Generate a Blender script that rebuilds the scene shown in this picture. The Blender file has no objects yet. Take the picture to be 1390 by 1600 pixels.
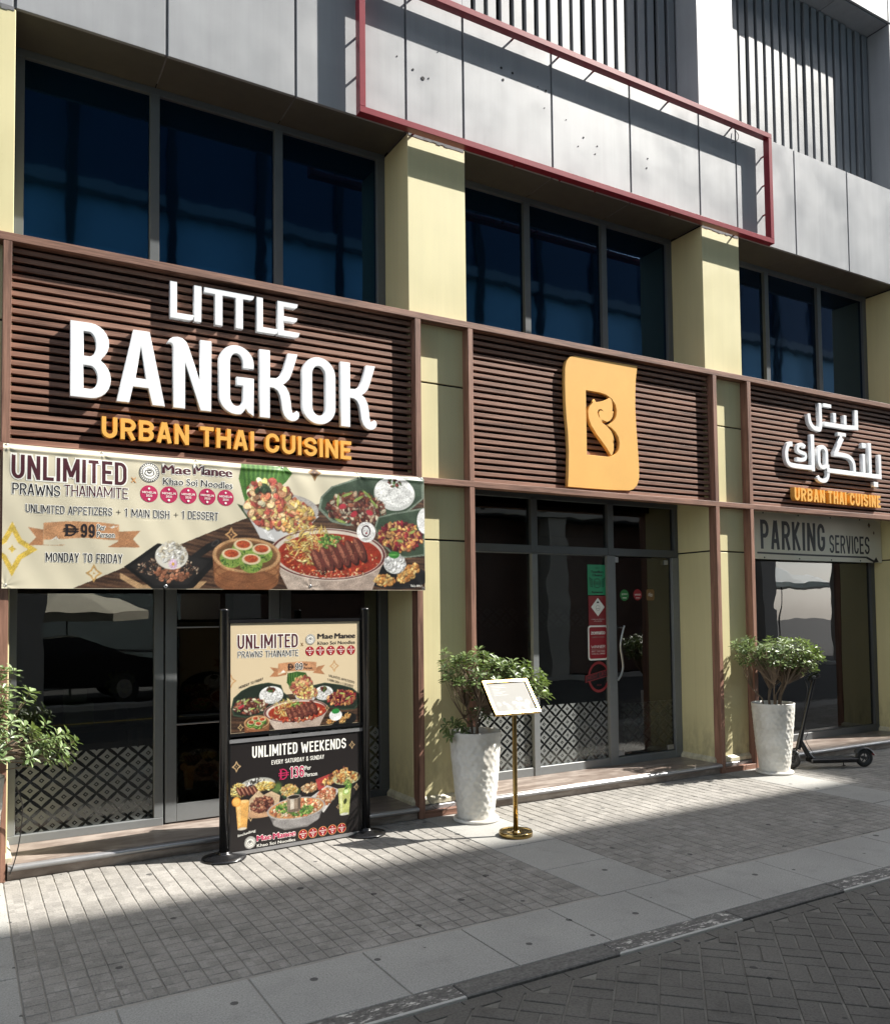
import bpy, bmesh, math, random
import numpy as np
from mathutils import Matrix, Vector
R = math.radians
random.seed(7)
scn = bpy.context.scene
COL = scn.collection

# ------------------------------------------------------------------ camera
W_REF, H_REF = 1390.0, 1600.0
F_PX, PCX, PCY = 1301.87, 695.0, 904.28
YAW, PITCH, ROLL = 0.526115, 0.042189, -0.011055
CAM = Vector((0.0, -6.32486, 1.75))
_f = Vector((math.sin(YAW)*math.cos(PITCH), math.cos(YAW)*math.cos(PITCH), math.sin(PITCH)))
_r0 = Vector((math.cos(YAW), -math.sin(YAW), 0)); _u0 = _r0.cross(_f)
_r = math.cos(ROLL)*_r0 + math.sin(ROLL)*_u0; _u = -math.sin(ROLL)*_r0 + math.cos(ROLL)*_u0
cam_d = bpy.data.cameras.new('camera'); cam = bpy.data.objects.new('camera', cam_d); COL.objects.link(cam)
cam.matrix_world = Matrix(((_r.x, _u.x, -_f.x, CAM.x), (_r.y, _u.y, -_f.y, CAM.y), (_r.z, _u.z, -_f.z, CAM.z), (0, 0, 0, 1)))
cam_d.sensor_fit = 'HORIZONTAL'; cam_d.sensor_width = 36.0
cam_d.lens = F_PX/W_REF*36.0
cam_d.shift_x = 0.0
cam_d.shift_y = (PCY - H_REF/2)/W_REF
cam_d.clip_end = 1000; cam_d.clip_start = 0.05
scn.camera = cam

# ------------------------------------------------------------------ world, sun, exposure
SUN = Vector((2.56, -1.0, 2.86)).normalized()
wd = bpy.data.worlds.new('World'); scn.world = wd; wd.use_nodes = True
nt = wd.node_tree; bg = nt.nodes['Background']
sky = nt.nodes.new('ShaderNodeTexSky'); sky.sky_type = 'NISHITA'; sky.sun_disc = False
sky.sun_elevation = math.asin(SUN.z); sky.sun_rotation = math.atan2(SUN.x, SUN.y)
sky.air_density = 1.0; sky.dust_density = 1.2; sky.ozone_density = 1.0
hs = nt.nodes.new('ShaderNodeHueSaturation'); hs.inputs['Saturation'].default_value = .38
nt.links.new(sky.outputs[0], hs.inputs['Color']); nt.links.new(hs.outputs[0], bg.inputs[0]); bg.inputs[1].default_value = 0.125
sd = bpy.data.lights.new('sun', 'SUN'); sd.energy = 4.2; sd.angle = R(0.45); sd.color = (1.0, 0.955, 0.88)
so = bpy.data.objects.new('sun', sd); COL.objects.link(so); so.location = (20, -8, 24)
so.rotation_euler = (-SUN).to_track_quat('-Z', 'Y').to_euler()
scn.view_settings.view_transform = 'Standard'; scn.view_settings.look = 'None'
scn.view_settings.exposure = 1.60; scn.view_settings.gamma = 1.0
scn.view_settings.use_curve_mapping = False

# ------------------------------------------------------------------ mesh helpers
class MB:
    def __init__(s): s.v = []; s.f = []; s.m = []; s.sm = []
    def add(s, vs, fs, mi=0, smooth=False):
        o = len(s.v); s.v += [tuple(v) for v in vs]
        for f in fs: s.f.append([i+o for i in f]); s.m.append(mi); s.sm.append(smooth)
        return s
    def box(s, x0, x1, y0, y1, z0, z1, mi=0):
        v = [(x0,y0,z0),(x1,y0,z0),(x1,y1,z0),(x0,y1,z0),(x0,y0,z1),(x1,y0,z1),(x1,y1,z1),(x0,y1,z1)]
        return s.add(v, [(0,3,2,1),(4,5,6,7),(0,1,5,4),(1,2,6,5),(2,3,7,6),(3,0,4,7)], mi)
    def cbox(s, x0, x1, y0, y1, z0, z1, c=0.002, mi=0):
        # box with chamfered edges
        bm = bmesh.new(); bmesh.ops.create_cube(bm, size=1)
        for v in bm.verts: v.co = ((x0+x1)/2+v.co.x*(x1-x0), (y0+y1)/2+v.co.y*(y1-y0), (z0+z1)/2+v.co.z*(z1-z0))
        bmesh.ops.bevel(bm, geom=bm.edges[:], offset=c, segments=1, affect='EDGES', clamp_overlap=True)
        bm.verts.ensure_lookup_table()
        s.add([v.co[:] for v in bm.verts], [[v.index for v in f.verts] for f in bm.faces], mi); bm.free()
        return s
    def tube(s, pts, r, n=8, mi=0, cap=True, smooth=True):
        pts = [Vector(p) for p in pts]; rs = r if isinstance(r, (list, tuple)) else [r]*len(pts)
        vs = []; fs = []; ref = None
        for i, p in enumerate(pts):
            t = (pts[min(i+1, len(pts)-1)] - pts[max(i-1, 0)])
            if t.length < 1e-9: t = Vector((0,0,1))
            t.normalize()
            if ref is None:
                ref = Vector((0,0,1)) if abs(t.z) < .9 else Vector((1,0,0))
                ref = t.cross(ref).normalized()
            else:
                ref = (ref - t*ref.dot(t)); ref = ref.normalized() if ref.length > 1e-6 else t.orthogonal().normalized()
            b = t.cross(ref)
            for k in range(n):
                a = 2*math.pi*k/n; vs.append(p + (ref*math.cos(a) + b*math.sin(a))*rs[i])
        for i in range(len(pts)-1):
            for k in range(n):
                fs.append((i*n+k, i*n+(k+1) % n, (i+1)*n+(k+1) % n, (i+1)*n+k))
        s.add(vs, fs, mi, smooth)
        if cap:
            s.add(vs[:n], [tuple(range(n))[::-1]], mi); s.add(vs[-n:], [tuple(range(n))], mi)
        return s
    def lathe(s, prof, cx=0, cy=0, n=32, mi=0, smooth=True):
        vs = []; fs = []
        for (r, z) in prof:
            for k in range(n):
                a = 2*math.pi*k/n; vs.append((cx+r*math.cos(a), cy+r*math.sin(a), z))
        for i in range(len(prof)-1):
            for k in range(n):
                fs.append((i*n+k, i*n+(k+1) % n, (i+1)*n+(k+1) % n, (i+1)*n+k))
        return s.add(vs, fs, mi, smooth)
    def quad(s, a, b, c, d, mi=0): return s.add([a, b, c, d], [(0,1,2,3)], mi)
    def mesh(s, name):
        me = bpy.data.meshes.new(name); me.from_pydata(s.v, [], s.f)
        me.polygons.foreach_set('material_index', s.m); me.polygons.foreach_set('use_smooth', s.sm)
        me.update(); return me

def put(name, me, mats, parent=None, loc=None, label=None, kind=None):
    for m in (mats if isinstance(mats, (list, tuple)) else [mats]):
        if len(me.materials) < len(mats if isinstance(mats, (list, tuple)) else [mats]): me.materials.append(m)
    o = bpy.data.objects.new(name, me); COL.objects.link(o)
    if parent is not None: o.parent = parent
    if loc is not None: o.location = loc
    if label: o['label'] = label
    if kind: o['kind'] = kind
    return o
def part(name, mb, mats, parent=None, loc=None, label=None, kind=None):
    return put(name, mb.mesh(name), mats, parent, loc, label, kind)
def thing(name, label, cat, loc=(0,0,0), rz=0, group=None):
    o = bpy.data.objects.new(name, None); COL.objects.link(o); o.empty_display_size = .1
    o.location = loc; o.rotation_euler = (0,0,rz); o['label'] = label; o['category'] = cat
    if group: o['group'] = group
    return o
def tag(o, label, cat, group=None):
    o['label'] = label; o['category'] = cat
    if group: o['group'] = group
    return o

# ------------------------------------------------------------------ materials
def srgb(r, g, b):
    def c(x):
        x /= 255.0
        return x/12.92 if x <= .04045 else ((x+.055)/1.055)**2.4
    return (c(r), c(g), c(b))
def newmat(name):
    m = bpy.data.materials.new(name); m.use_nodes = True
    t = m.node_tree; b = t.nodes['Principled BSDF']; return m, t, b
def N(t, typ, **kw):
    n = t.nodes.new(typ)
    for k, v in kw.items(): setattr(n, k, v)
    return n
def L(t, a, b): t.links.new(a, b)
def mathn(t, op, a, b=None, clamp=False):
    n = N(t, 'ShaderNodeMath', operation=op); n.use_clamp = clamp
    for i, v in enumerate((a, b)):
        if v is None: continue
        if isinstance(v, (int, float)): n.inputs[i].default_value = v
        else: L(t, v, n.inputs[i])
    return n.outputs[0]
def mixc(t, fac, a, b, blend='MIX'):
    n = N(t, 'ShaderNodeMix', data_type='RGBA', blend_type=blend)
    for i, v in ((0, fac), (6, a), (7, b)):
        if isinstance(v, (int, float)): n.inputs[i].default_value = v
        elif isinstance(v, (tuple, list)): n.inputs[i].default_value = tuple(v[:3])+(1,)
        else: L(t, v, n.inputs[i])
    return n.outputs[2]
def ramp(t, fac, stops):
    n = N(t, 'ShaderNodeValToRGB'); e = n.color_ramp.elements
    while len(e) < len(stops): e.new(.5)
    for i, (p, c) in enumerate(stops):
        e[i].position = p; e[i].color = (c, c, c, 1) if isinstance(c, (int, float)) else tuple(c[:3])+(1,)
    L(t, fac, n.inputs[0]); return n.outputs[0]
def pos(t, scale=(1,1,1), obj=False):
    if obj: g = N(t, 'ShaderNodeTexCoord').outputs['Object']
    else: g = N(t, 'ShaderNodeNewGeometry').outputs['Position']
    m = N(t, 'ShaderNodeMapping'); m.inputs['Scale'].default_value = scale; L(t, g, m.inputs[0]); return m.outputs[0]
def noise(t, vec, scale=5, detail=4, rough=.55, dist=0):
    n = N(t, 'ShaderNodeTexNoise'); n.inputs['Scale'].default_value = scale; n.inputs['Detail'].default_value = detail
    n.inputs['Roughness'].default_value = rough; n.inputs['Distortion'].default_value = dist
    if vec is not None: L(t, vec, n.inputs['Vector'])
    return n.outputs['Fac']
def bump(t, b, h, strength=.2, dist=.01):
    n = N(t, 'ShaderNodeBump'); n.inputs['Strength'].default_value = strength; n.inputs['Distance'].default_value = dist
    L(t, h, n.inputs['Height']); L(t, n.outputs[0], b.inputs['Normal'])

def mat_plain(name, col, rough=.5, var=.12, nscale=3, metallic=0, bumps=0, spec=.5, fine=0):
    m, t, b = newmat(name)
    v = pos(t); n1 = noise(t, v, nscale, 5)
    n2 = noise(t, v, nscale*14, 3)
    f = mathn(t, 'ADD', mathn(t, 'MULTIPLY', n1, .7), mathn(t, 'MULTIPLY', n2, .3))
    f = ramp(t, f, [(.3, 0.), (.7, 1.)])
    c = mixc(t, f, tuple(x*(1-var) for x in col), tuple(min(1, x*(1+var)) for x in col))
    L(t, c, b.inputs['Base Color'])
    b.inputs['Roughness'].default_value = rough; b.inputs['Metallic'].default_value = metallic
    b.inputs['Specular IOR Level'].default_value = spec
    if bumps: bump(t, b, noise(t, v, fine or nscale*30, 4), bumps, .004)
    return m

def mat_wood(name, axis, c1=(.070,.029,.018), c2=(.33,.175,.122), rough=.55):
    m, t, b = newmat(name)
    sc = {'x': (1.3, 26, 26), 'z': (26, 26, 1.3)}[axis]
    v = pos(t, sc)
    oi = N(t, 'ShaderNodeObjectInfo').outputs['Random']
    addv = N(t, 'ShaderNodeVectorMath', operation='ADD'); L(t, v, addv.inputs[0])
    cmb = N(t, 'ShaderNodeCombineXYZ'); o2 = mathn(t, 'MULTIPLY', oi, 57.0)
    for i in range(3): L(t, o2, cmb.inputs[i])
    L(t, cmb.outputs[0], addv.inputs[1])
    n1 = noise(t, addv.outputs[0], 1.0, 6, .62, .6); n2 = noise(t, addv.outputs[0], 4.5, 4, .6)
    f = mathn(t, 'ADD', mathn(t, 'MULTIPLY', n1, .7), mathn(t, 'MULTIPLY', n2, .35))
    f = mathn(t, 'ADD', f, mathn(t, 'MULTIPLY', mathn(t, 'SUBTRACT', oi, .5), .10))
    f2 = ramp(t, f, [(.34, 0.), (.5, .5), (.68, 1.)])
    c = mixc(t, f2, c1, c2); L(t, c, b.inputs['Base Color'])
    b.inputs['Roughness'].default_value = rough; bump(t, b, f2, .25, .002)
    return m

M = {}
M['wood_h'] = mat_wood('walnut_boards_horizontal', 'x')
M['wood_v'] = mat_wood('walnut_boards_vertical', 'z')
M['wood_back'] = mat_plain('dark_board_behind_slats', (.012,.006,.005), .9)
def mat_facade(name, col, streak=.18, rough=.45):
    # painted metal / render with faint vertical rain streaks and blotches
    m, t, b = newmat(name)
    v = pos(t, (9, 9, .55)); s = noise(t, v, 1.0, 5, .6)
    bl = noise(t, pos(t), 1.6, 6, .6); sp = noise(t, pos(t), 60, 2)
    f = mathn(t, 'ADD', mathn(t, 'MULTIPLY', s, .5), mathn(t, 'MULTIPLY', bl, .5))
    f = ramp(t, f, [(.33, 0.), (.62, 1.)])
    c = mixc(t, f, tuple(x*(1-streak) for x in col), col)
    spk = ramp(t, sp, [(.70, 0.), (.78, 1.)])
    c = mixc(t, mathn(t, 'MULTIPLY', spk, .18), c, tuple(x*.45 for x in col))
    # grime splashed up from the pavement and long thin run marks
    sz = N(t, 'ShaderNodeSeparateXYZ'); L(t, pos(t), sz.inputs[0])
    hgt = mathn(t, 'SUBTRACT', 1.0, mathn(t, 'MULTIPLY', sz.outputs[2], 1.6), True)
    dn = ramp(t, noise(t, pos(t, (7, 7, 3)), 1.6, 6, .7), [(.42, 0.), (.66, 1.)])
    c = mixc(t, mathn(t, 'MULTIPLY', mathn(t, 'MULTIPLY', hgt, dn), .7), c, (.16,.13,.09))
    run = ramp(t, noise(t, pos(t, (30, 30, .35)), 1.0, 3, .5), [(.60, 0.), (.72, 1.)])
    c = mixc(t, mathn(t, 'MULTIPLY', run, .08), c, tuple(x*.5 for x in col))
    L(t, c, b.inputs['Base Color'])
    L(t, ramp(t, bl, [(.3, rough-.08), (.7, rough+.12)]), b.inputs['Roughness'])
    wav = noise(t, pos(t), .9, 2); hh_ = mathn(t, 'ADD', mathn(t, 'MULTIPLY', wav, 3.0), mathn(t, 'MULTIPLY', noise(t, pos(t), 160, 2), .12))
    bump(t, b, hh_, .10, .012)
    return m
M['yellow'] = mat_facade('pale_yellow_cladding', (.66,.60,.345), .10, .5)
M['trim'] = mat_facade('cream_base_trim', (.66,.62,.46), .12, .5)
M['clad'] = mat_facade('light_grey_cladding', (.345,.355,.372), .16, .4)
M['seal'] = mat_plain('grey_joint_sealant', (.16,.16,.17), .8, .3, 9)
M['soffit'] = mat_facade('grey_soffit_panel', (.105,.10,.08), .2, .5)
M['louvre'] = mat_facade('grey_louvre_blade', (.235,.245,.26), .12, .45)
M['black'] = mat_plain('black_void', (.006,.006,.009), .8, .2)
M['frame'] = mat_plain('grey_powder_coated_frame', (.17,.18,.185), .38, .10, 2.0)
M['frame_dark'] = mat_plain('dark_grey_frame', (.075,.08,.085), .4, .1, 2.0)
M['frame_upper'] = mat_plain('slate_window_frame', (.105,.115,.12), .4, .1, 2.0)
M['maroon'] = mat_plain('maroon_painted_steel', (.23,.022,.035), .32, .12, 6)
M['steel'] = mat_plain('grey_metal_nosing', (.36,.36,.37), .33, .15, 5, metallic=.6)
M['white'] = mat_plain('white_letter_face', (.84,.86,.88), .35, .02, 3)
M['gold'] = mat_plain('amber_letter_face', (.80,.42,.085), .4, .05, 4)
M['plate'] = mat_plain('amber_logo_panel', (.80,.45,.13), .42, .05, 3)
M['blackmetal'] = mat_plain('black_gloss_metal', (.010,.010,.011), .22, .2, 5)
M['blackmatt'] = mat_plain('black_rubber', (.016,.016,.016), .65, .3, 12)
M['darkgrey'] = mat_plain('dark_grey_plastic', (.035,.036,.038), .42, .2, 8)
M['alu'] = mat_plain('brushed_rim_metal', (.5,.5,.5), .3, .1, 8, metallic=.9)
M['soil'] = mat_plain('potting_soil', (.045,.03,.02), .95, .4, 20, bumps=.6)
M['bark'] = mat_plain('plant_bark', (.20,.145,.10), .8, .3, 18, bumps=.4)
M['mortar'] = mat_plain('sand_joint', (.27,.255,.23), .95, .25, 6)
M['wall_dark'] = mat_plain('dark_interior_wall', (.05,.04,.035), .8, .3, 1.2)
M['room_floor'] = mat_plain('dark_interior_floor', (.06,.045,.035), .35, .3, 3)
M['cream_cloth'] = mat_plain('parasol_canvas', (.55,.50,.40), .8, .1, 2)
M['white_cloth'] = mat_plain('white_canvas', (.8,.8,.78), .8, .06, 2)
M['brown'] = mat_plain('brown_window_board', (.11,.06,.045), .5, .2, 3)
M['carton'] = mat_plain('cream_carton', (.5,.47,.33), .7, .1, 8)
M['greenbulb'] = mat_plain('yellow_flower_heads', (.45,.40,.06), .6, .4, 40)

def mat_brass():
    m, t, b = newmat('polished_brass'); v = pos(t)
    b.inputs['Base Color'].default_value = (.36,.25,.095,1); b.inputs['Metallic'].default_value = 1
    r = ramp(t, noise(t, v, 9, 4), [(.35, .12), (.7, .28)]); L(t, r, b.inputs['Roughness']); return m
M['brass'] = mat_brass()
def mat_marble():
    m, t, b = newmat('pink_brown_marble_step'); v = pos(t, (1.2, 6, 6))
    n = noise(t, v, 1.4, 8, .65, 1.2); n2 = noise(t, pos(t), 12, 4)
    f = ramp(t, mathn(t, 'ADD', mathn(t, 'MULTIPLY', n, .8), mathn(t, 'MULTIPLY', n2, .2)), [(.35, 0.), (.5, .45), (.6, 1.)])
    L(t, mixc(t, f, (.13,.095,.078), (.34,.29,.255)), b.inputs['Base Color'])
    b.inputs['Roughness'].default_value = .32; return m
M['marble'] = mat_marble()
def mat_ground(name, base, alt, grain=70, cell=None, stains=.35, rough=.85, mul=.22):
    m, t, b = newmat(name); p = pos(t)
    n1 = noise(t, p, 1.1, 6, .6); n2 = noise(t, p, grain, 3, .7); n3 = noise(t, p, 5.5, 5, .62)
    f = ramp(t, n1, [(.32, 0.), (.68, 1.)])
    c = mixc(t, f, base, alt)
    if cell:      # tone differs stone by stone
        sn = N(t, 'ShaderNodeVectorMath', operation='SNAP'); L(t, p if cell[2] is None else pos_rot(t), sn.inputs[0])
        sn.inputs[1].default_value = (cell[0], cell[1], 50.0)
        wn = N(t, 'ShaderNodeTexWhiteNoise', noise_dimensions='3D'); L(t, sn.outputs[0], wn.inputs[0])
        k = mathn(t, 'ADD', mathn(t, 'MULTIPLY', wn.outputs[0], mul*2), 1-mul)
        kc = N(t, 'ShaderNodeCombineXYZ')
        for i in range(3): L(t, k, kc.inputs[i])
        c = mixc(t, 1.0, c, kc.outputs[0], 'MULTIPLY')
    g = ramp(t, n2, [(.28, .62), (.5, 1.), (.75, 1.25)])
    c = mixc(t, 1.0, c, g, 'MULTIPLY')
    d = ramp(t, n3, [(.30, 1.), (.46, 0.)])
    c = mixc(t, mathn(t, 'MULTIPLY', d, stains), c, tuple(x*.45 for x in base))
    # old chewing-gum spots
    vo = N(t, 'ShaderNodeTexVoronoi'); vo.voronoi_dimensions = '2D'; vo.inputs['Scale'].default_value = 2.6; vo.inputs['Randomness'].default_value = 1
    L(t, p, vo.inputs['Vector'])
    sc_ = N(t, 'ShaderNodeSeparateColor'); L(t, vo.outputs['Color'], sc_.inputs[0]); red = sc_.outputs[0]
    rad = mathn(t, 'MULTIPLY', mathn(t, 'SUBTRACT', red, .35), .10)
    gm = mathn(t, 'LESS_THAN', vo.outputs['Distance'], rad)
    c = mixc(t, mathn(t, 'MULTIPLY', gm, .8), c, (.03,.03,.03))
    L(t, c, b.inputs['Base Color']); b.inputs['Roughness'].default_value = rough
    b.inputs['Specular IOR Level'].default_value = .3
    bump(t, b, n2, .35, .003)
    return m
def pos_rot(t):
    g = N(t, 'ShaderNodeNewGeometry').outputs['Position']
    m = N(t, 'ShaderNodeMapping'); m.inputs['Rotation'].default_value = (0, 0, R(-45)); L(t, g, m.inputs[0]); return m.outputs[0]
M['paver'] = mat_ground('grey_concrete_paver', (.205,.195,.178), (.265,.252,.233), 90, (.1,.1,None), .35, mul=.15)
M['slab'] = mat_ground('pale_granite_slab', (.27,.265,.25), (.33,.325,.305), 110, None, .22)
M['road_joint'] = mat_plain('gritty_road_joint', (.150,.142,.125), .95, .4, 7)
M['roadpaver'] = mat_ground('dark_road_paver', (.088,.082,.074), (.125,.118,.106), 80, None, .35)
M['asphalt'] = mat_ground('asphalt', (.05,.05,.05), (.065,.065,.063), 60, None, .3)
def mat_kerb(name, painted):
    m, t, b = newmat(name); p = pos(t)
    base = (.085,.08,.075); n = noise(t, pos(t, (6, 14, 14)), 2.2, 7, .72); n2 = noise(t, p, 55, 3)
    g = ramp(t, n2, [(.3, .6), (.7, 1.2)])
    c = mixc(t, 1.0, mixc(t, ramp(t, n, [(.35, 0.), (.65, 1.)]), base, (.15,.145,.135)), g, 'MULTIPLY')
    if painted:
        # worn white road paint, kept best along the outer edge
        sp = N(t, 'ShaderNodeSeparateXYZ'); L(t, p, sp.inputs[0])
        e = mathn(t, 'LESS_THAN', sp.outputs[1], -2.993)
        k = ramp(t, n, [(.545, 0.), (.60, 1.)])
        k = mathn(t, 'MAXIMUM', k, e)
        c = mixc(t, k, c, (.52,.50,.46))
    L(t, c, b.inputs['Base Color']); b.inputs['Roughness'].default_value = .8; bump(t, b, n2, .4, .003); return m
M['kerb'] = mat_kerb('worn_kerb_stone', False); M['kerb_white'] = mat_kerb('worn_white_painted_kerb', True)

def mat_glass(name, tint, keep, ior=1.5, boost=1.0, rough=0.0):
    # thin pane: tinted see-through plus a mirror reflection by Fresnel
    m = bpy.data.materials.new(name); m.use_nodes = True; t = m.node_tree
    for n in list(t.nodes): t.nodes.remove(n)
    o = N(t, 'ShaderNodeOutputMaterial'); tr = N(t, 'ShaderNodeBsdfTransparent'); gl = N(t, 'ShaderNodeBsdfGlossy')
    tr.inputs[0].default_value = tuple(x*keep for x in tint)+(1,); gl.inputs['Roughness'].default_value = rough
    wv = noise(t, pos(t, (1.2, 1.2, .8)), 1.3, 2)
    bp = N(t, 'ShaderNodeBump'); bp.inputs['Strength'].default_value = .12; bp.inputs['Distance'].default_value = .02
    L(t, wv, bp.inputs['Height']); L(t, bp.outputs[0], gl.inputs['Normal'])
    fr = N(t, 'ShaderNodeFresnel'); fr.inputs[0].default_value = ior
    f = mathn(t, 'MULTIPLY', fr.outputs[0], boost, True); mx = N(t, 'ShaderNodeMixShader')
    L(t, f, mx.inputs[0]); L(t, tr.outputs[0], mx.inputs[1]); L(t, gl.outputs[0], mx.inputs[2]); L(t, mx.outputs[0], o.inputs[0])
    return m, gl
M['glass'], _ = mat_glass('shopfront_glass', (.75,.85,.78), .5, 1.5, 2.5)
def mat_blueglass():
    m, t, b = newmat('dark_blue_tinted_window_glass')
    b.inputs['Base Color'].default_value = (.001,.006,.014,1); b.inputs['Roughness'].default_value = .03
    b.inputs['Specular IOR Level'].default_value = 1.0; b.inputs['Specular Tint'].default_value = (.16,.5,1.0,1)
    bp = N(t, 'ShaderNodeBump'); bp.inputs['Strength'].default_value = .11; bp.inputs['Distance'].default_value = .02
    L(t, noise(t, pos(t, (1, 1, .6)), 1.3, 3), bp.inputs['Height']); L(t, bp.outputs[0], b.inputs['Normal'])
    return m
M['blueglass'] = mat_blueglass()

def mat_pattern():
    # printed lattice film: concave diamonds with a small dark diamond inside, clear between
    m = bpy.data.materials.new('patterned_window_film'); m.use_nodes = True; t = m.node_tree
    b = t.nodes['Principled BSDF']; o = t.nodes['Material Output']
    b.inputs['Base Color'].default_value = (.25,.265,.26,1); b.inputs['Roughness'].default_value = .6
    g = N(t, 'ShaderNodeNewGeometry').outputs['Position']; s = N(t, 'ShaderNodeSeparateXYZ'); L(t, g, s.inputs[0])
    P = .152
    a = mathn(t, 'DIVIDE', mathn(t, 'ADD', s.outputs[0], mathn(t, 'MULTIPLY', s.outputs[2], 1.12)), P)
    c = mathn(t, 'DIVIDE', mathn(t, 'SUBTRACT', s.outputs[0], mathn(t, 'MULTIPLY', s.outputs[2], 1.12)), P)
    fa = mathn(t, 'SUBTRACT', mathn(t, 'FRACT', a), .5); fc = mathn(t, 'SUBTRACT', mathn(t, 'FRACT', c), .5)
    aa = mathn(t, 'ABSOLUTE', fa); ac = mathn(t, 'ABSOLUTE', fc)
    mx = mathn(t, 'MAXIMUM', aa, ac); mn = mathn(t, 'MINIMUM', aa, ac)
    # concave outline: the sides pull in at their middle
    lim = mathn(t, 'ADD', .372, mathn(t, 'MULTIPLY', mathn(t, 'POWER', mathn(t, 'MULTIPLY', mn, 2.6), 2.0), .035))
    outer = mathn(t, 'LESS_THAN', mx, lim)
    ring = mathn(t, 'MULTIPLY', mathn(t, 'LESS_THAN', mx, .135), mathn(t, 'GREATER_THAN', mx, .055))
    k = mathn(t, 'MULTIPLY', outer, mathn(t, 'SUBTRACT', 1.0, ring))
    k = mathn(t, 'MULTIPLY', k, .66)
    tr = N(t, 'ShaderNodeBsdfTransparent'); ms = N(t, 'ShaderNodeMixShader')
    L(t, k, ms.inputs[0]); L(t, tr.outputs[0], ms.inputs[1]); L(t, b.outputs[0], ms.inputs[2]); L(t, ms.outputs[0], o.inputs[0])
    return m
M['film'] = mat_pattern()
def mat_leaf(name, c1, c2):
    m, t, b = newmat(name)
    at = N(t, 'ShaderNodeVertexColor'); at.layer_name = 'tone'
    L(t, mixc(t, at.outputs[0], c1, c2), b.inputs['Base Color'])
    b.inputs['Roughness'].default_value = .38; b.inputs['Specular IOR Level'].default_value = .6
    tl = N(t, 'ShaderNodeBsdfTranslucent'); L(t, mixc(t, at.outputs[0], (.10,.16,.02), (.20,.28,.05)), tl.inputs[0])
    ms = N(t, 'ShaderNodeMixShader'); ms.inputs[0].default_value = .22
    o = t.nodes['Material Output']; L(t, b.outputs[0], ms.inputs[1]); L(t, tl.outputs[0], ms.inputs[2]); L(t, ms.outputs[0], o.inputs[0])
    return m
M['leaf'] = mat_leaf('glossy_green_leaf', (.05,.085,.028), (.24,.32,.12))
M['leaf_pale'] = mat_leaf('pale_green_leaf', (.075,.12,.04), (.28,.36,.17))
def mat_pot():
    m, t, b = newmat('white_glazed_planter'); n = noise(t, pos(t), 5, 6)
    L(t, mixc(t, ramp(t, n, [(.35, 0.), (.6, 1.)]), (.55,.53,.48), (.70,.69,.65)), b.inputs['Base Color'])
    b.inputs['Roughness'].default_value = .42; return m
M['pot'] = mat_pot()
def mat_print():
    m, t, b = newmat('printed_vinyl')
    at = N(t, 'ShaderNodeVertexColor'); at.layer_name = 'print'; L(t, at.outputs[0], b.inputs['Base Color'])
    b.inputs['Roughness'].default_value = .38; return m
M['print'] = mat_print()
def ink(name, c, rough=.45): return mat_plain('ink_'+name, srgb(*c), rough, .03, 6)
INK = dict(maroon=ink('maroon', (74,30,40)), dark=ink('dark', (30,24,30)), white=ink('white', (240,238,230)), pink=ink('pink', (178,38,84)),
           grey=ink('grey', (150,150,140)), tan=ink('tan', (205,150,95)), red=ink('red', (150,22,36)), green=ink('green', (48,150,105)),
           rust=ink('rust', (140,40,44)), brown=ink('brown', (120,90,50)), leafgreen=ink('leaf_green', (30,120,50)), gold=ink('gold', (190,150,90)))
# ================================================================== GROUND
def view_rank(x, y, z=0.0):
    d = Vector((x, y, z)) - CAM; q = d.dot(_f)
    if q < .3: return None
    px = PCX + F_PX*d.dot(_r)/q; py = PCY - F_PX*d.dot(_u)/q
    if px < -20 or px > W_REF+20 or py < 0 or py > H_REF+25: return None
    return q
mb = MB(); mb.quad((-150,-150,-.06), (150,-150,-.06), (150,150,-.06), (-150,150,-.06))
part('ground', mb, M['asphalt'], kind='structure')
XL, XR = -7.0, 22.0
Y_IN, Y_OUT, Y_K = -2.288, -2.859, -3.003
pavement = part('pavement', MB().box(XL, XR, Y_OUT, .6, -.055, -.0055), M['mortar'], kind='structure')
# bays: pillars start at PX[i]; bays lie between
PX = [-3.70-.312, -.312, 3.395, 7.09, 10.785, 14.48]
PW = .598
BANDS = [(-4.03,-3.45), (-.325,.26), (3.432,4.013), (7.12,7.70), (10.81,11.39), (14.5,15.08), (18.2,18.78)]
pcs = []
for i in range(len(BANDS)-1):
    a, b_ = BANDS[i][1], BANDS[i+1][0]
    n = int(round((b_-a)/.1)); st = (b_-a)/n
    for c in range(n):
        y = .0 - .0
        r = 0
        while True:
            y1 = .04 - r*.1; y0 = y1-.1
            if y0 < Y_IN-.02: break
            pcs.append((a+c*st, a+(c+1)*st, max(y0, Y_IN), y1)); r += 1
ranked = []
for p in pcs:
    q = view_rank((p[0]+p[1])/2, (p[2]+p[3])/2)
    ranked.append((q if q else 999, p))
ranked.sort(key=lambda t: t[0])
def stone_mesh(mb, sx, sy, h=.022, c=.004, cx=0, cy=0, cz=0, rot=0, tx=0, ty=0):
    x, y = sx/2, sy/2; ca, sa = math.cos(rot), math.sin(rot)
    P = []
    for (hx, hy, z) in [(x,y,-h), (x,y,-c), (x-c,y-c,0)]:
        for (ux, uy) in ((-1,-1),(1,-1),(1,1),(-1,1)):
            X0, Y0 = ux*hx, uy*hy
            P.append((cx+X0*ca-Y0*sa, cy+X0*sa+Y0*ca, cz+z+X0*tx+Y0*ty))
    F = []
    for l in (0, 4):
        for k in range(4): F.append((l+k, l+(k+1) % 4, l+4+(k+1) % 4, l+4+k))
    F.append((8,9,10,11))
    mb.add(P, F)
paver_mesh = {}
rest = MB()
rng = random.Random(3)
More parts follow.
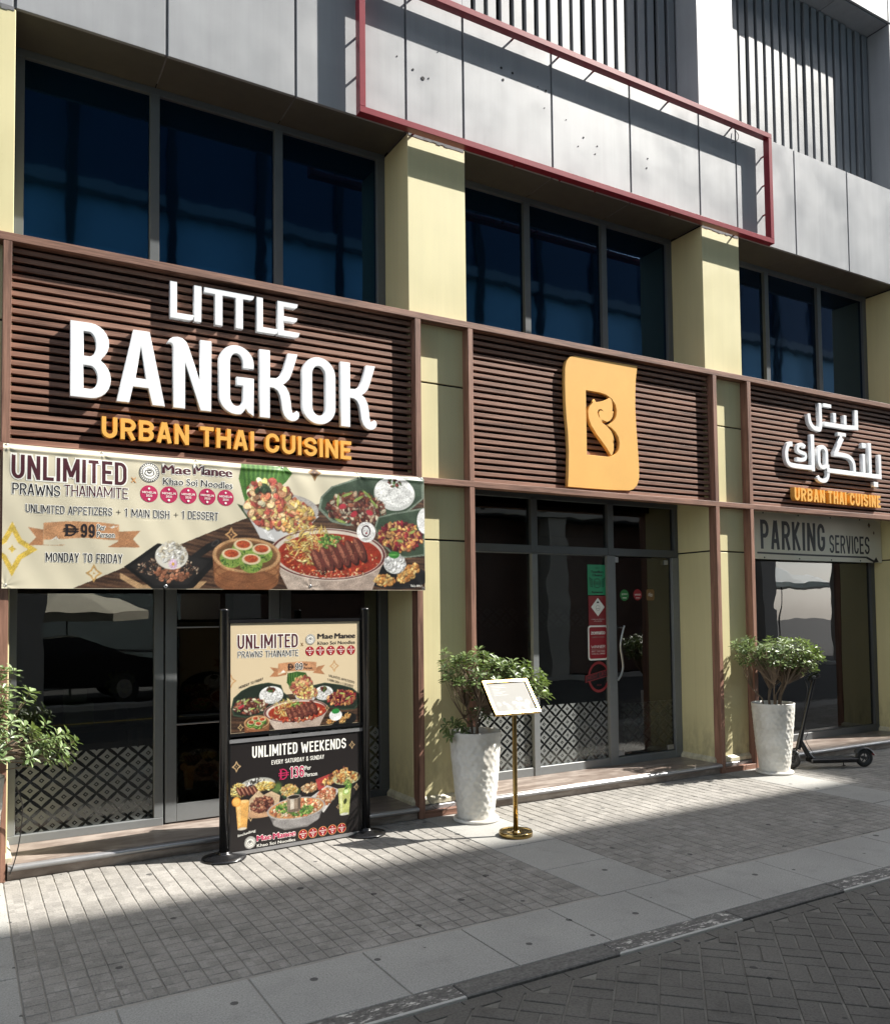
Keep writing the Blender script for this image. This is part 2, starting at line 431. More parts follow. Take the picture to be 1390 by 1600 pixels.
for i, (q, p) in enumerate(ranked):
    sx, sy = round(p[1]-p[0]-.0050, 4), round(p[3]-p[2]-.0028, 4)
    cx, cy = (p[0]+p[1])/2, (p[2]+p[3])/2
    tx, ty, dz = rng.uniform(-.012, .012), rng.uniform(-.012, .012), rng.uniform(-.0012, .0012)
    if i < 299 and q < 900:
        key = (sx, sy)
        if key not in paver_mesh:
            m_ = MB(); stone_mesh(m_, sx, sy); paver_mesh[key] = m_.mesh('paver'); paver_mesh[key].materials.append(M['paver'])
        o = bpy.data.objects.new('paver', paver_mesh[key]); COL.objects.link(o); o.parent = pavement
        o.location = (cx, cy, dz); o.rotation_euler = (ty, -tx, rng.uniform(-.012, .012))
    else:
        stone_mesh(rest, sx, sy, cx=cx, cy=cy, cz=dz, tx=tx, ty=ty)
part('paver_field', rest, M['paver'], pavement, kind='stuff')
# big slabs: the band along the kerb and the bands that run out from each pillar
def slab(x0, x1, y0, y1):
    g = .004; m_ = MB(); stone_mesh(m_, x1-x0-2*g, y1-y0-2*g, .03, .003, (x0+x1)/2, (y0+y1)/2, rng.uniform(-.0008,.0008)+.0005, 0, rng.uniform(-.0015,.0015), rng.uniform(-.0015,.0015))
    part('slab', m_, M['slab'], pavement)
k = -13
while 1.218+.6*k < XR:
    x0 = 1.218+.6*k
    if x0 > XL-.6: slab(x0, x0+.6, Y_OUT, Y_IN)
    k += 1
for (a, b_) in BANDS:
    for y0 in (-2.288, -1.69, -1.09, -.49):
        slab(a, b_, y0, min(y0+.6, .06) if y0 > -2 else -1.69)
k = -8
while 2.946+.92*k < XR:
    x0 = 2.946+.92*k; white = (k % 2 == 0)
    m_ = MB(); stone_mesh(m_, .915, Y_OUT-Y_K-.004, .10, .006, x0+.46, (Y_OUT+Y_K)/2, .001)
    part('kerb_stone', m_, M['kerb_white' if white else 'kerb'], pavement, label='kerb stone with worn white paint' if white else None)
    k += 1
# road: basket weave at 45 degrees near the kerb
road = part('road', MB().box(-60, 90, -9.6, Y_K-.001, -.058, -.0185), M['road_joint'], kind='structure')
cells = []
S2 = math.sqrt(.5)
for iu in range(-60, 60):
    for iv in range(-60, 80):
        u, v = .155+.2*iu, 4.5+.2*iv
        x, y = (u+v)*S2, (u-v)*S2
        if y > -2.98 or y < -5.2 or x < -2 or x > 12: continue
        for s_ in (-1, 1):
            if (iu+iv) % 2 == 0: cu, cv, su, sv = u, v+s_*.05, .2, .1
            else: cu, cv, su, sv = u+s_*.05, v, .1, .2
            cells.append(((cu+cv)*S2, (cu-cv)*S2, su, sv))
rk = []
for c in cells:
    if c[1] > -3.09: continue
    rk.append((view_rank(c[0], c[1], -.03) or 999, c))
rk.sort(key=lambda t: t[0])
brick_mesh = {}; rest = MB(); n_in = 0
for q, (x, y, su, sv) in rk:
    tx, ty, dz = rng.uniform(-.010,.010), rng.uniform(-.010,.010), -.012+rng.uniform(-.0022,.0014)
    # long axis along u means rotated +45 deg; brick gap wide along the strip joints
    sx, sy = (su-.0055 if su > .15 else su-.008), (sv-.011 if sv > .15 else sv-.0095)
    if n_in < 299 and q < 900:
        if (sx, sy) not in brick_mesh:
            m_ = MB(); stone_mesh(m_, sx, sy, .02, .003); brick_mesh[(sx, sy)] = m_.mesh('road_brick'); brick_mesh[(sx, sy)].materials.append(M['roadpaver'])
        o = bpy.data.objects.new('road_brick', brick_mesh[(sx, sy)]); COL.objects.link(o); o.parent = road
        o.location = (x, y, dz); o.rotation_euler = (ty, -tx, R(45)+rng.uniform(-.01,.01)); n_in += 1
    else:
        stone_mesh(rest, sx, sy, .02, .003, x, y, dz, R(45), tx, ty)
part('road_brick_field', rest, M['roadpaver'], road, kind='stuff')
# strip of cut bricks beside the kerb and plain road beyond the bricks
m_ = MB(); x = -3.0
while x < 13:
    w = rng.uniform(.12, .26); stone_mesh(m_, w-.008, .085, .02, .003, x+w/2, -3.049, -.013+rng.uniform(-.001,.001)); x += w
part('road_edge_bricks', m_, M['roadpaver'], road, kind='stuff')
part('road_surface', MB().box(-60, 90, -9.6, -5.25, -.041, -.012).box(-60, -2.3, -5.25, Y_K-.02, -.041, -.0125).box(12.2, 90, -5.25, Y_K-.02, -.041, -.0125), M['asphalt'], road)

# ================================================================== BUILDING
bld = thing('commercial_building', 'grey and pale yellow commercial building with dark windows behind the timber shopfront', 'building')
Y_P, Y_W = .105, .56      # pillar face, window plane
Z_UT, Z_UB, Z_LT, Z_LB = 4.396, 4.340, 2.944, 2.890
Z_C0, Z_C1 = 6.06, 7.36   # grey spandrel
Z_S = 9.69
# back body
part('rear_wall', MB().box(PX[0]-.2, PX[-1]+.9, 5.0, 5.2, 0, 12).box(PX[0]-.2, PX[0]-.02, .7, 5.0, 0, 12).box(PX[-1]+PW+.02, PX[-1]+.9, .7, 5.0, 0, 12).box(PX[0]-.2, PX[-1]+.9, .6, 5.0, 12, 12.2), M['clad'], bld)
part('upper_floor', MB().box(PX[0]+.0, PX[-1]+.6, .66, 4.99, 3.02, 3.25), M['wall_dark'], bld)
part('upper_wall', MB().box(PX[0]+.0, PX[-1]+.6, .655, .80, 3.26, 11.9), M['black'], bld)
for i, x in enumerate(PX):
    m_ = MB()
    for (z0, z1) in ((.0, 2.400), (2.416, 3.806), (3.822, 6.045)):
        m_.cbox(x, x+PW, Y_P, 1.0, max(z0, .14), z1, .003)
    p = part('pillar', m_, M['yellow'], bld)
    m_ = MB().box(x+.012, x+PW-.012, Y_P+.014, .98, .05, 6.07)
    part('joint_backing', m_, M['black'], p)
    m_ = MB()   # sloping cream base trim
    o_ = .03
    vs = []
    for (e, z) in ((o_, .100), (o_, .135), (.004, .165)):
        vs += [(x-e, Y_P-e, z), (x+PW+e, Y_P-e, z), (x+PW+e, .6, z), (x-e, .6, z)]
    fs = []
    for l in (0, 4):
        for q in range(4): fs.append((l+q, l+(q+1) % 4, l+4+(q+1) % 4, l+4+q))
    fs.append((8,9,10,11)); fs.append((3,2,1,0))
    m_.add(vs, fs); part('base_trim', m_, M['trim'], p)
    # grey upper pillar beside the louvres
    part('upper_pier', MB().cbox(x+.005, x+PW-.005, Y_P+.002, .66, Z_C1+.004, Z_S-.004, .004), M['clad'], bld)
    # ragged sealant strip at the pillar head
    m_ = MB()
    n = 14; zt = 6.058
    for q in range(n):
        xa, xb = x+.01+(PW-.02)*q/n, x+.01+(PW-.02)*(q+1)/n
        m_.box(xa, xb, Y_P-.002-.002*rng.random(), Y_P+.02, zt-.022-.014*rng.random(), zt)
    part('pillar_head_seal', m_, M['seal'], p)
# spandrel cladding
def joints():
    xs = []
    for i, x in enumerate(PX):
        xs += [x-.01, x+PW-.006]
        if i < len(PX)-1:
            a, b_ = x+PW, PX[i+1]; w = (b_-a)/3
            xs += [a+w-.005, a+2*w-.005]
    return xs
JX = joints()
part('spandrel_backing', MB().box(JX[0], JX[-1]+.02, Y_P+.014, Y_P+.4, Z_C0+.006, Z_C1-.01), M['seal'], bld)
for a, b_ in zip(JX[:-1], JX[1:]):
    part('spandrel_panel', MB().cbox(a+.011, b_-.011, Y_P, Y_P+.03, Z_C0, Z_C1, .0025), M['clad'], bld)
    part('upper_spandrel_panel', MB().cbox(a+.009, b_-.009, Y_P, Y_P+.03, Z_S+.02, 11.5, .0025), M['clad'], bld)
part('coping', MB().box(JX[0], JX[-1], Y_P+.031, .66, Z_C1-.009, Z_C1-.001), M['clad'], bld)
part('upper_spandrel_backing', MB().box(JX[0], JX[-1]+.02, Y_P+.031, .9, Z_S+.03, 11.49), M['seal'], bld)
for i in range(len(PX)-1):
    a, b_ = PX[i]+PW, PX[i+1]
    w = (b_-a)/3
    for q in range(3):
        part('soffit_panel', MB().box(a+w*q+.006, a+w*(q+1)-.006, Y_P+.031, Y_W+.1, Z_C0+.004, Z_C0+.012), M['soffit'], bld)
        part('upper_soffit_panel', MB().box(a+w*q+.006, a+w*(q+1)-.006, Y_P+.031, .655, Z_S+.0, Z_S+.012), M['clad'], bld)
    part('soffit_void', MB().box(a, b_, Y_P+.032, Y_W+.1, Z_C0+.013, Z_C0+.02), M['black'], bld)
# louvre screens
LY = .41
for i in range(len(PX)-1):
    a, b_ = PX[i]+PW, PX[i+1]
    scr = part('louvre_screen', MB().box(a, b_, .60, .64, Z_C1, Z_S), M['black'], bld)
    me = MB().cbox(-.050, .050, 0, .05, Z_C1+.01, Z_S-.01, .003).mesh('louvre_slat'); me.materials.append(M['louvre'])
    n = 20; pitch = (b_-a)/n
    for q in range(n):
        o = bpy.data.objects.new('louvre_slat', me); COL.objects.link(o); o.parent = scr
        o.location = (a+pitch*(q+.5), LY + (.012 if q % 7 == 3 else 0), 0)
    part('louvre_mullion', MB().box(a+w*1-.02, a+w*1+.02, .53, .59, Z_C1, Z_S).box(a+w*2-.02, a+w*2+.02, .53, .59, Z_C1, Z_S), M['louvre'], scr)
# upper windows
def window(name, xs, z0, z1, fr, mat, glassmat, yw=Y_W, dep=.09, sill=.06, head=.06, rails=(), mw=.075, label=None):
    """xs: outer left, mullion centres..., outer right"""
    m_ = MB()
    a, b_ = xs[0], xs[-1]
    m_.cbox(a, b_, yw, yw+dep, z0, z0+sill, .003); m_.cbox(a, b_, yw, yw+dep, z1-head, z1, .003)
    m_.cbox(a, a+fr, yw+.002, yw+dep, z0+sill, z1-head, .003); m_.cbox(b_-fr, b_, yw+.002, yw+dep, z0+sill, z1-head, .003)
    w_ = part(name, m_, mat, bld, label=label)
    for x in xs[1:-1]:
        part('mullion', MB().cbox(x-mw/2, x+mw/2, yw-.008, yw+dep, z0+(sill if z0 > 3 else 0), z1-head, .003), mat, w_)
    for r_ in rails:
        part('rail', MB().cbox(a+fr, b_-fr, yw+.004, yw+dep-.01, r_, r_+.085, .003), mat, w_)
    pts = [a+fr]+list(xs[1:-1])+[b_-fr]
    for p0, p1 in zip(pts[:-1], pts[1:]):
        part('pane', MB().box(p0, p1, yw+.035, yw+.043, z0+sill-.005, z1-head+.005), glassmat, w_)
    return w_
for i in range(len(PX)-1):
    a, b_ = PX[i]+PW, PX[i+1]
    w = (b_-a)/3
    window('window', [a+.001, a+w-.005, a+2*w, b_-.001], 4.30, 6.064, .085, M['frame_upper'], M['blueglass'])
    part('window_sill_flashing', MB().box(a, b_, .116, Y_W, Z_UB+.01, Z_UT-.012), M['brown'], bld)
# ground-floor openings: step, glazing
for i in range(len(PX)-1):
    a, b_ = PX[i]+PW, PX[i+1]
    st = part('step', MB().box(a, b_, .03, .80, .0, .096).cbox(a, b_, .028, .80, .0965, .1065, .002), M['marble'], bld)
    m_ = MB(); prof = [(.030,.060), (.004,.063), (-.008,.075), (-.008,.090), (.004,.101), (.027,.103)]
    vs = []; fs = []
    for xx in (a+.002, b_-.002):
        vs += [(xx, y, z) for y, z in prof]
    n = len(prof)
    for q in range(n-1): fs.append((q, q+1, n+q+1, n+q))
    m_.add(vs, fs, 0, True); part('step_nosing', m_, M['steel'], st)
# bay 1 (left): fixed light, door leaves, side light
def door(name, x0, x1, z0, z1, stile, mat, bottom=.14, label=None):
    m_ = MB()
    y0, y1 = Y_W+.004, Y_W+.06
    m_.cbox(x0, x0+stile, y0, y1, z0, z1, .003); m_.cbox(x1-stile, x1, y0, y1, z0, z1, .003)
    m_.cbox(x0+stile, x1-stile, y0, y1, z0, z0+bottom, .003); m_.cbox(x0+stile, x1-stile, y0, y1, z1-stile, z1, .003)
    d = part(name, m_, mat, bld, label=label)
    part('pane', MB().box(x0+stile-.003, x1-stile+.003, y0+.02, y0+.028, z0+bottom-.003, z1-stile+.003), M['glass'], d)
    return d
a, b_ = PX[1]+PW, PX[2]
window('shop_window', [a+.001, 1.40], .105, 2.95, .07, M['frame'], M['glass'], sill=.062, label='left fixed shop window beside the door')
dr = door('door', 1.415, 2.36, .118, 2.30, .088, M['frame'], .14, 'glazed door with grey metal stiles')
part('push_bar', MB().tube([(1.50,.545,1.665),(2.27,.545,1.665)], .007, 6).tube([(1.50,.545,.89),(2.27,.545,.89)], .007, 6), M['steel'], dr)
window('shop_window', [2.372, 3.394], .105, 2.95, .09, M['frame_dark'], M['glass'], sill=.062, label='right fixed shop window behind the poster stand')
window('transom_window', [1.401, 2.371], 2.31, 2.95, .05, M['frame_dark'], M['glass'])
# bay 2 (middle)
a, b_ = PX[2]+PW, PX[3]
window('shop_window', [a+.001, 5.055, 6.09], .105, 2.36, .06, M['frame'], M['glass'], sill=.085, head=.005, mw=.072, label='pair of tall shop panes left of the glass door')
window('transom_window', [a+.001, 5.055, 6.076, 7.088], 2.362, 2.98, .06, M['frame_dark'], M['glass'], sill=.08, mw=.08)
part('door_frame', MB().cbox(6.020, 6.135, Y_W-.006, Y_W+.09, .106, 2.361, .003).cbox(6.985, 7.089, Y_W-.002, Y_W+.09, .106, 2.361, .003).cbox(6.136, 6.984, Y_W, Y_W+.09, .106, .185, .003), M['frame'], bld)
gd = part('glass_door', MB().box(6.140, 6.978, Y_W+.03, Y_W+.042, .195, 2.35), M['glass'], bld)
part('patch_fitting', MB().cbox(6.142, 6.235, Y_W+.018, Y_W+.054, .196, .245, .003).cbox(6.142, 6.20, Y_W+.018, Y_W+.054, 2.29, 2.349, .003).cbox(6.88, 6.975, Y_W+.018, Y_W+.054, .196, .25, .003).cbox(6.885, 6.94, Y_W+.018, Y_W+.054, 2.28, 2.33, .003), M['steel'], gd)
hp = [(6.225,1.60), (6.19,1.50), (6.165,1.38), (6.185,1.25), (6.195,1.15), (6.165,1.07), (6.12,1.015)]
def smooth(pts, n=5):
    out = []
    P = [pts[0]]+list(pts)+[pts[-1]]
    for i in range(1, len(P)-2):
        for k in range(n):
            t = k/n
            out.append(tuple(.5*((2*P[i][j])+(-P[i-1][j]+P[i+1][j])*t+(2*P[i-1][j]-5*P[i][j]+4*P[i+1][j]-P[i+2][j])*t*t+(-P[i-1][j]+3*P[i][j]-3*P[i+1][j]+P[i+2][j])*t**3) for j in range(len(P[i]))))
    out.append(tuple(pts[-1])); return out
part('door_handle', MB().tube([(x, .535, z) for x, z in smooth(hp, 4)], .011, 8).tube([(6.222,.535,1.58),(6.222,.59,1.58)], .008, 6).tube([(6.14,.535,1.04),(6.14,.59,1.04)], .008, 6), M['alu'], gd)
# bay 3 (right) and the bays beyond the frame
for (a, b_, z1) in ((PX[3]+PW, PX[4], 2.98), (PX[0]+PW, PX[1], 2.98), (PX[4]+PW, PX[5], 2.98)):
    window('shop_window', [a+.001, b_-.001], .105, z1, .085, M['frame_dark'], M['glass'], sill=.09)
# printed lattice film on the panes
def film(x0, x1, z0, z1, yf=.0335):
    part('window_film', MB().quad((x0, Y_W+yf, z0), (x1, Y_W+yf, z0), (x1, Y_W+yf, z1), (x0, Y_W+yf, z1)), M['film'], bld)
film(.35, 1.325, .17, .74); film(1.505, 2.27, .26, .74); film(2.47, 3.30, .17, .74)
film(4.06, 5.015, .19, .80); film(5.095, 6.025, .19, .80); film(6.25, 6.97, .26, .75)
film(4.06, 5.015, 1.60, 1.80, .25); film(5.095, 6.025, 1.60, 1.80, .25)
# dim restaurant room behind the glass
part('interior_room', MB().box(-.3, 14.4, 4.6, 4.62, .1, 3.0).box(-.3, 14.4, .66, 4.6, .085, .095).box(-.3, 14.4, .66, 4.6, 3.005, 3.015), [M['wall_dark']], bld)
tb = thing('display_table', 'small dark table inside behind the left shop window', 'table', (.95, 1.35, .095))
part('table_top', MB().cbox(-.42, .42, -.3, .3, .72, .75, .004), M['brown'], tb)
for sx in (-.37, .37):
    for sy in (-.25, .25): part('leg', MB().box(sx-.02, sx+.02, sy-.02, sy+.02, 0, .719), M['brown'], tb)
for (x, z, w, h, lb) in ((.86, .846, .22, .20, 'larger cream carton lying on the table behind the left window'), (.83, 1.048, .17, .11, 'smaller cream carton on top of the larger one behind the left window')):
    tag(part('carton', MB().cbox(x-w/2, x+w/2, 1.22, 1.22+w*.8, z, z+h, .004), M['carton']), lb, 'box')
m_ = MB()
for q in range(60):
    th = rng.uniform(0, 6.28); rr = rng.uniform(0, .13); zz = rng.uniform(0, .16); c = Vector((1.2+rr*math.cos(th), 1.3+rr*math.sin(th), 1.12+zz)); s_ = .028
    m_.add([c+Vector((s_,0,0)), c+Vector((0,s_,0)), c+Vector((-s_,0,0)), c+Vector((0,-s_,0)), c+Vector((0,0,s_)), c+Vector((0,0,-s_))], [(0,1,4),(1,2,4),(2,3,4),(3,0,4),(1,0,5),(2,1,5),(3,2,5),(0,3,5)])
fl = thing('flower_vase', 'vase of small yellow flowers on the table inside the left window', 'vase', (0,0,0))
part('vase', MB().lathe([(.0,.846),(.05,.846),(.06,.92),(.035,1.0),(.045,1.03)], 1.2, 1.3, 16), M['darkgrey'], fl)
part('flowers', m_, M['greenbulb'], fl)
part('flower_stem', MB().tube([(1.2,1.3,.9),(1.2,1.3,1.2)], .02, 6), M['bark'], fl)

# ================================================================== TIMBER SHOPFRONT FRAME
tf = thing('timber_shopfront', 'walnut timber shopfront frame with horizontal slats across the ground floor', 'shopfront')
part('beam', MB().cbox(-.33, 11.40, 0, .115, Z_UB, Z_UT, .002), M['wood_h'], tf)
part('beam', MB().cbox(-.33, 11.40, .0005, .104, Z_LB, Z_LT, .002), M['wood_h'], tf)
POSTS = [(-.345,-.292), (.221,.274), (3.399,3.455), (3.943,3.994), (7.092,7.149), (7.642,7.699), (10.79,10.846), (11.34,11.395)]
for (x0, x1) in POSTS:
    part('post', MB().cbox(x0, x1, .0012, .104, .0, Z_LB-.0005, .002), M['wood_v'], tf)
    part('post', MB().cbox(x0, x1, .0012, .104, Z_LT+.0005, Z_UB-.0005, .002), M['wood_v'], tf)
for (a, b_) in ((.274,3.399), (3.994,7.092), (7.699,10.79)):
    part('slat_backing', MB().box(a, b_, .158, .170, Z_LT-.02, Z_UB+.02), M['wood_back'], tf)
    me = MB().cbox(a+.0005, b_-.0005, .076, .117, 0, .0335, .0018).mesh('slat'); me.materials.append(M['wood_h'])
    n = 23; pitch = (Z_UB-Z_LT)/n
    for q in range(n):
        o = bpy.data.objects.new('slat', me); COL.objects.link(o); o.parent = tf
        o.location = (0, 0, Z_LT+pitch*q+.012)
for (a, b_) in ((-.292,.221), (3.455,3.943), (7.149,7.642), (10.846,11.34)):
    part('base_board', MB().cbox(a, b_, .006, .06, .0, .055, .002), M['wood_h'], tf)
    part('base_ledge', MB().cbox(a, b_, .062, .104, .0, .092, .004), M['steel'], tf)

# ================================================================== MAROON SIGN FRAME
rf = thing('empty_sign_frame', 'empty maroon steel sign frame fixed to the grey panels above the windows', 'sign frame')
X0, X1, Z0, Z1, T, YF, YB = 2.876, 8.15, 6.02, 7.33, .056, -.025, .055
def bar(x0, x1, z0, z1): part('bar', MB().cbox(x0, x1, YF, YB, z0, z1, .002), M['maroon'], rf)
bar(X0, X1, Z0, Z0+T); bar(X0, X1, Z1-T, Z1); bar(X0+.0, X0+T, Z0+T+.0005, Z1-T-.0005); bar(X1-T, X1, Z0+T+.0005, Z1-T-.0005)
for x in (3.45, 4.55, 5.1, 5.55, 6.6, 7.6):
    for z in (Z0+T*.5, Z1-T*.5): part('bracket', MB().box(x-.007, x+.007, YB+.0003, Y_P-.0003, z-.007, z+.007), M['maroon'], rf)
for z in (6.4, 6.75, 7.1):
    for x in (X0+T*.5, X1-T*.5): part('bracket', MB().box(x-.007, x+.007, YB+.0003, Y_P-.0003, z-.007, z+.007), M['maroon'], rf)
# leftover fixing holes and stubs in the panels behind the frame
for (x, z, r_) in ((3.46,6.65,.010),(3.56,6.60,.018),(3.62,6.62,.007),(4.42,6.98,.012),(4.55,6.97,.012),(4.44,6.87,.012),(4.85,6.93,.006),(4.95,6.92,.012),(4.93,6.74,.005),(5.42,6.58,.009),(5.60,6.54,.007),(5.57,6.45,.007),(5.35,6.47,.006),(6.30,6.60,.008),(6.28,6.49,.009),(3.3,6.72,.006),(3.72,6.9,.005),(5.2,6.7,.005)):
    part('fixing_hole', MB().tube([(x, Y_P-.004, z),(x, Y_P+.002, z)], r_, 7, smooth=False), M['black'], bld)
part('loose_cable', MB().tube(smooth([(7.66,.09,7.30),(7.69,.07,7.24),(7.68,.07,7.18),(7.63,.08,7.14),(7.60,.095,7.13)], 4), .004, 5), M['blackmatt'], rf)
# ================================================================== LETTERING
DEPS = bpy.context.evaluated_depsgraph_get
def curve_mesh(splines, ext, bev=0.0):
    """filled 2D curve (outer outlines and holes) -> mesh; local x,y in plane, z = extrusion"""
    cu = bpy.data.curves.new('tmp', 'CURVE'); cu.dimensions = '2D'; cu.fill_mode = 'BOTH' if ext > 0 else 'BACK'
    cu.extrude = ext; cu.bevel_depth = bev; cu.bevel_resolution = 0
    for pts in splines:
        sp = cu.splines.new('POLY'); sp.points.add(len(pts)-1); sp.use_cyclic_u = True
        for i, p in enumerate(pts): sp.points[i].co = (p[0], p[1], 0, 1)
    ob = bpy.data.objects.new('tmp', cu); COL.objects.link(ob)
    bpy.context.view_layer.update()
    me = bpy.data.meshes.new_from_object(ob.evaluated_get(DEPS()))
    bpy.data.objects.remove(ob); bpy.data.curves.remove(cu)
    return me
def text_data(s, off=0.0, ext=0.0, space=1.0, res=3):
    cu = bpy.data.curves.new('tmp', 'FONT'); cu.body = s; cu.offset = off; cu.extrude = ext; cu.space_character = space
    cu.resolution_u = res
    ob = bpy.data.objects.new('tmp', cu); COL.objects.link(ob)
    bpy.context.view_layer.update()
    me = bpy.data.meshes.new_from_object(ob.evaluated_get(DEPS()))
    bpy.data.objects.remove(ob); bpy.data.curves.remove(cu)
    vs = np.array([v.co[:] for v in me.vertices]); fs = [list(p.vertices) for p in me.polygons]
    bpy.data.meshes.remove(me); return vs, fs
_tc = {}
def text_fit(s, x0, x1, z0, z1, bold=0.0, base=None, space=1.0):
    """flat text vertices fitted to a box (x0..x1, z0..z1); the box is that of the plain (not bold) text"""
    key = (s, bold, space)
    if key not in _tc:
        v0, _ = text_data(s, 0.0, 0, space); v, f = text_data(s, bold, 0, space) if bold else (v0, _)
        _tc[key] = (v0.min(0), v0.max(0), v, f)
    mn, mx, v, f = _tc[key]
    sx = (x1-x0)/(mx[0]-mn[0]); sz = (z1-z0)/(mx[1]-mn[1])
    P = [(x0+(p[0]-mn[0])*sx, z0+(p[1]-mn[1])*sz) for p in v]
    return P, f
def place_outline(name, splines, x0, z0, sc, yf, yb, mat, parent, label=None, scx=None):
    scx = scx or sc
    S = [[(x0+p[0]*scx, z0+p[1]*sc) for p in sp] for sp in splines]
    e = (yb-yf)/2; bev = .002
    me = curve_mesh(S, e-bev, bev)
    for v in me.vertices:
        x, y, z = v.co; v.co = (x, (yf+yb)/2 - z, y)     # front (+z) faces the street
    me.name = name; me.materials.clear(); me.materials.append(mat)
    return put(name, me, [mat], parent, label=label)
def arc(cx, cy, rx, ry, a0, a1, n=10):
    return [(cx+rx*math.cos(R(a0+(a1-a0)*i/n)), cy+ry*math.sin(R(a0+(a1-a0)*i/n))) for i in range(n+1)]
def ribbon(pts, w, mode='butt'):
    """single closed outline of a stroked polyline"""
    P = [Vector((p[0], p[1])) for p in pts]; Lf = []; Rt = []
    for i, p in enumerate(P):
        if i == 0: d = (P[1]-P[0]).normalized(); n = Vector((-d.y, d.x)); m_ = n
        elif i == len(P)-1: d = (P[-1]-P[-2]).normalized(); n = Vector((-d.y, d.x)); m_ = n
        else:
            a = (P[i]-P[i-1]).normalized(); b_ = (P[i+1]-P[i]).normalized()
            na = Vector((-a.y, a.x)); nb = Vector((-b_.y, b_.x)); m_ = (na+nb)
            m_ = m_.normalized() if m_.length > 1e-4 else na
            m_ = m_/max(.5, m_.dot(na))
        Lf.append(tuple(p+m_*w/2)); Rt.append(tuple(p-m_*w/2))
    return Lf+Rt[::-1]
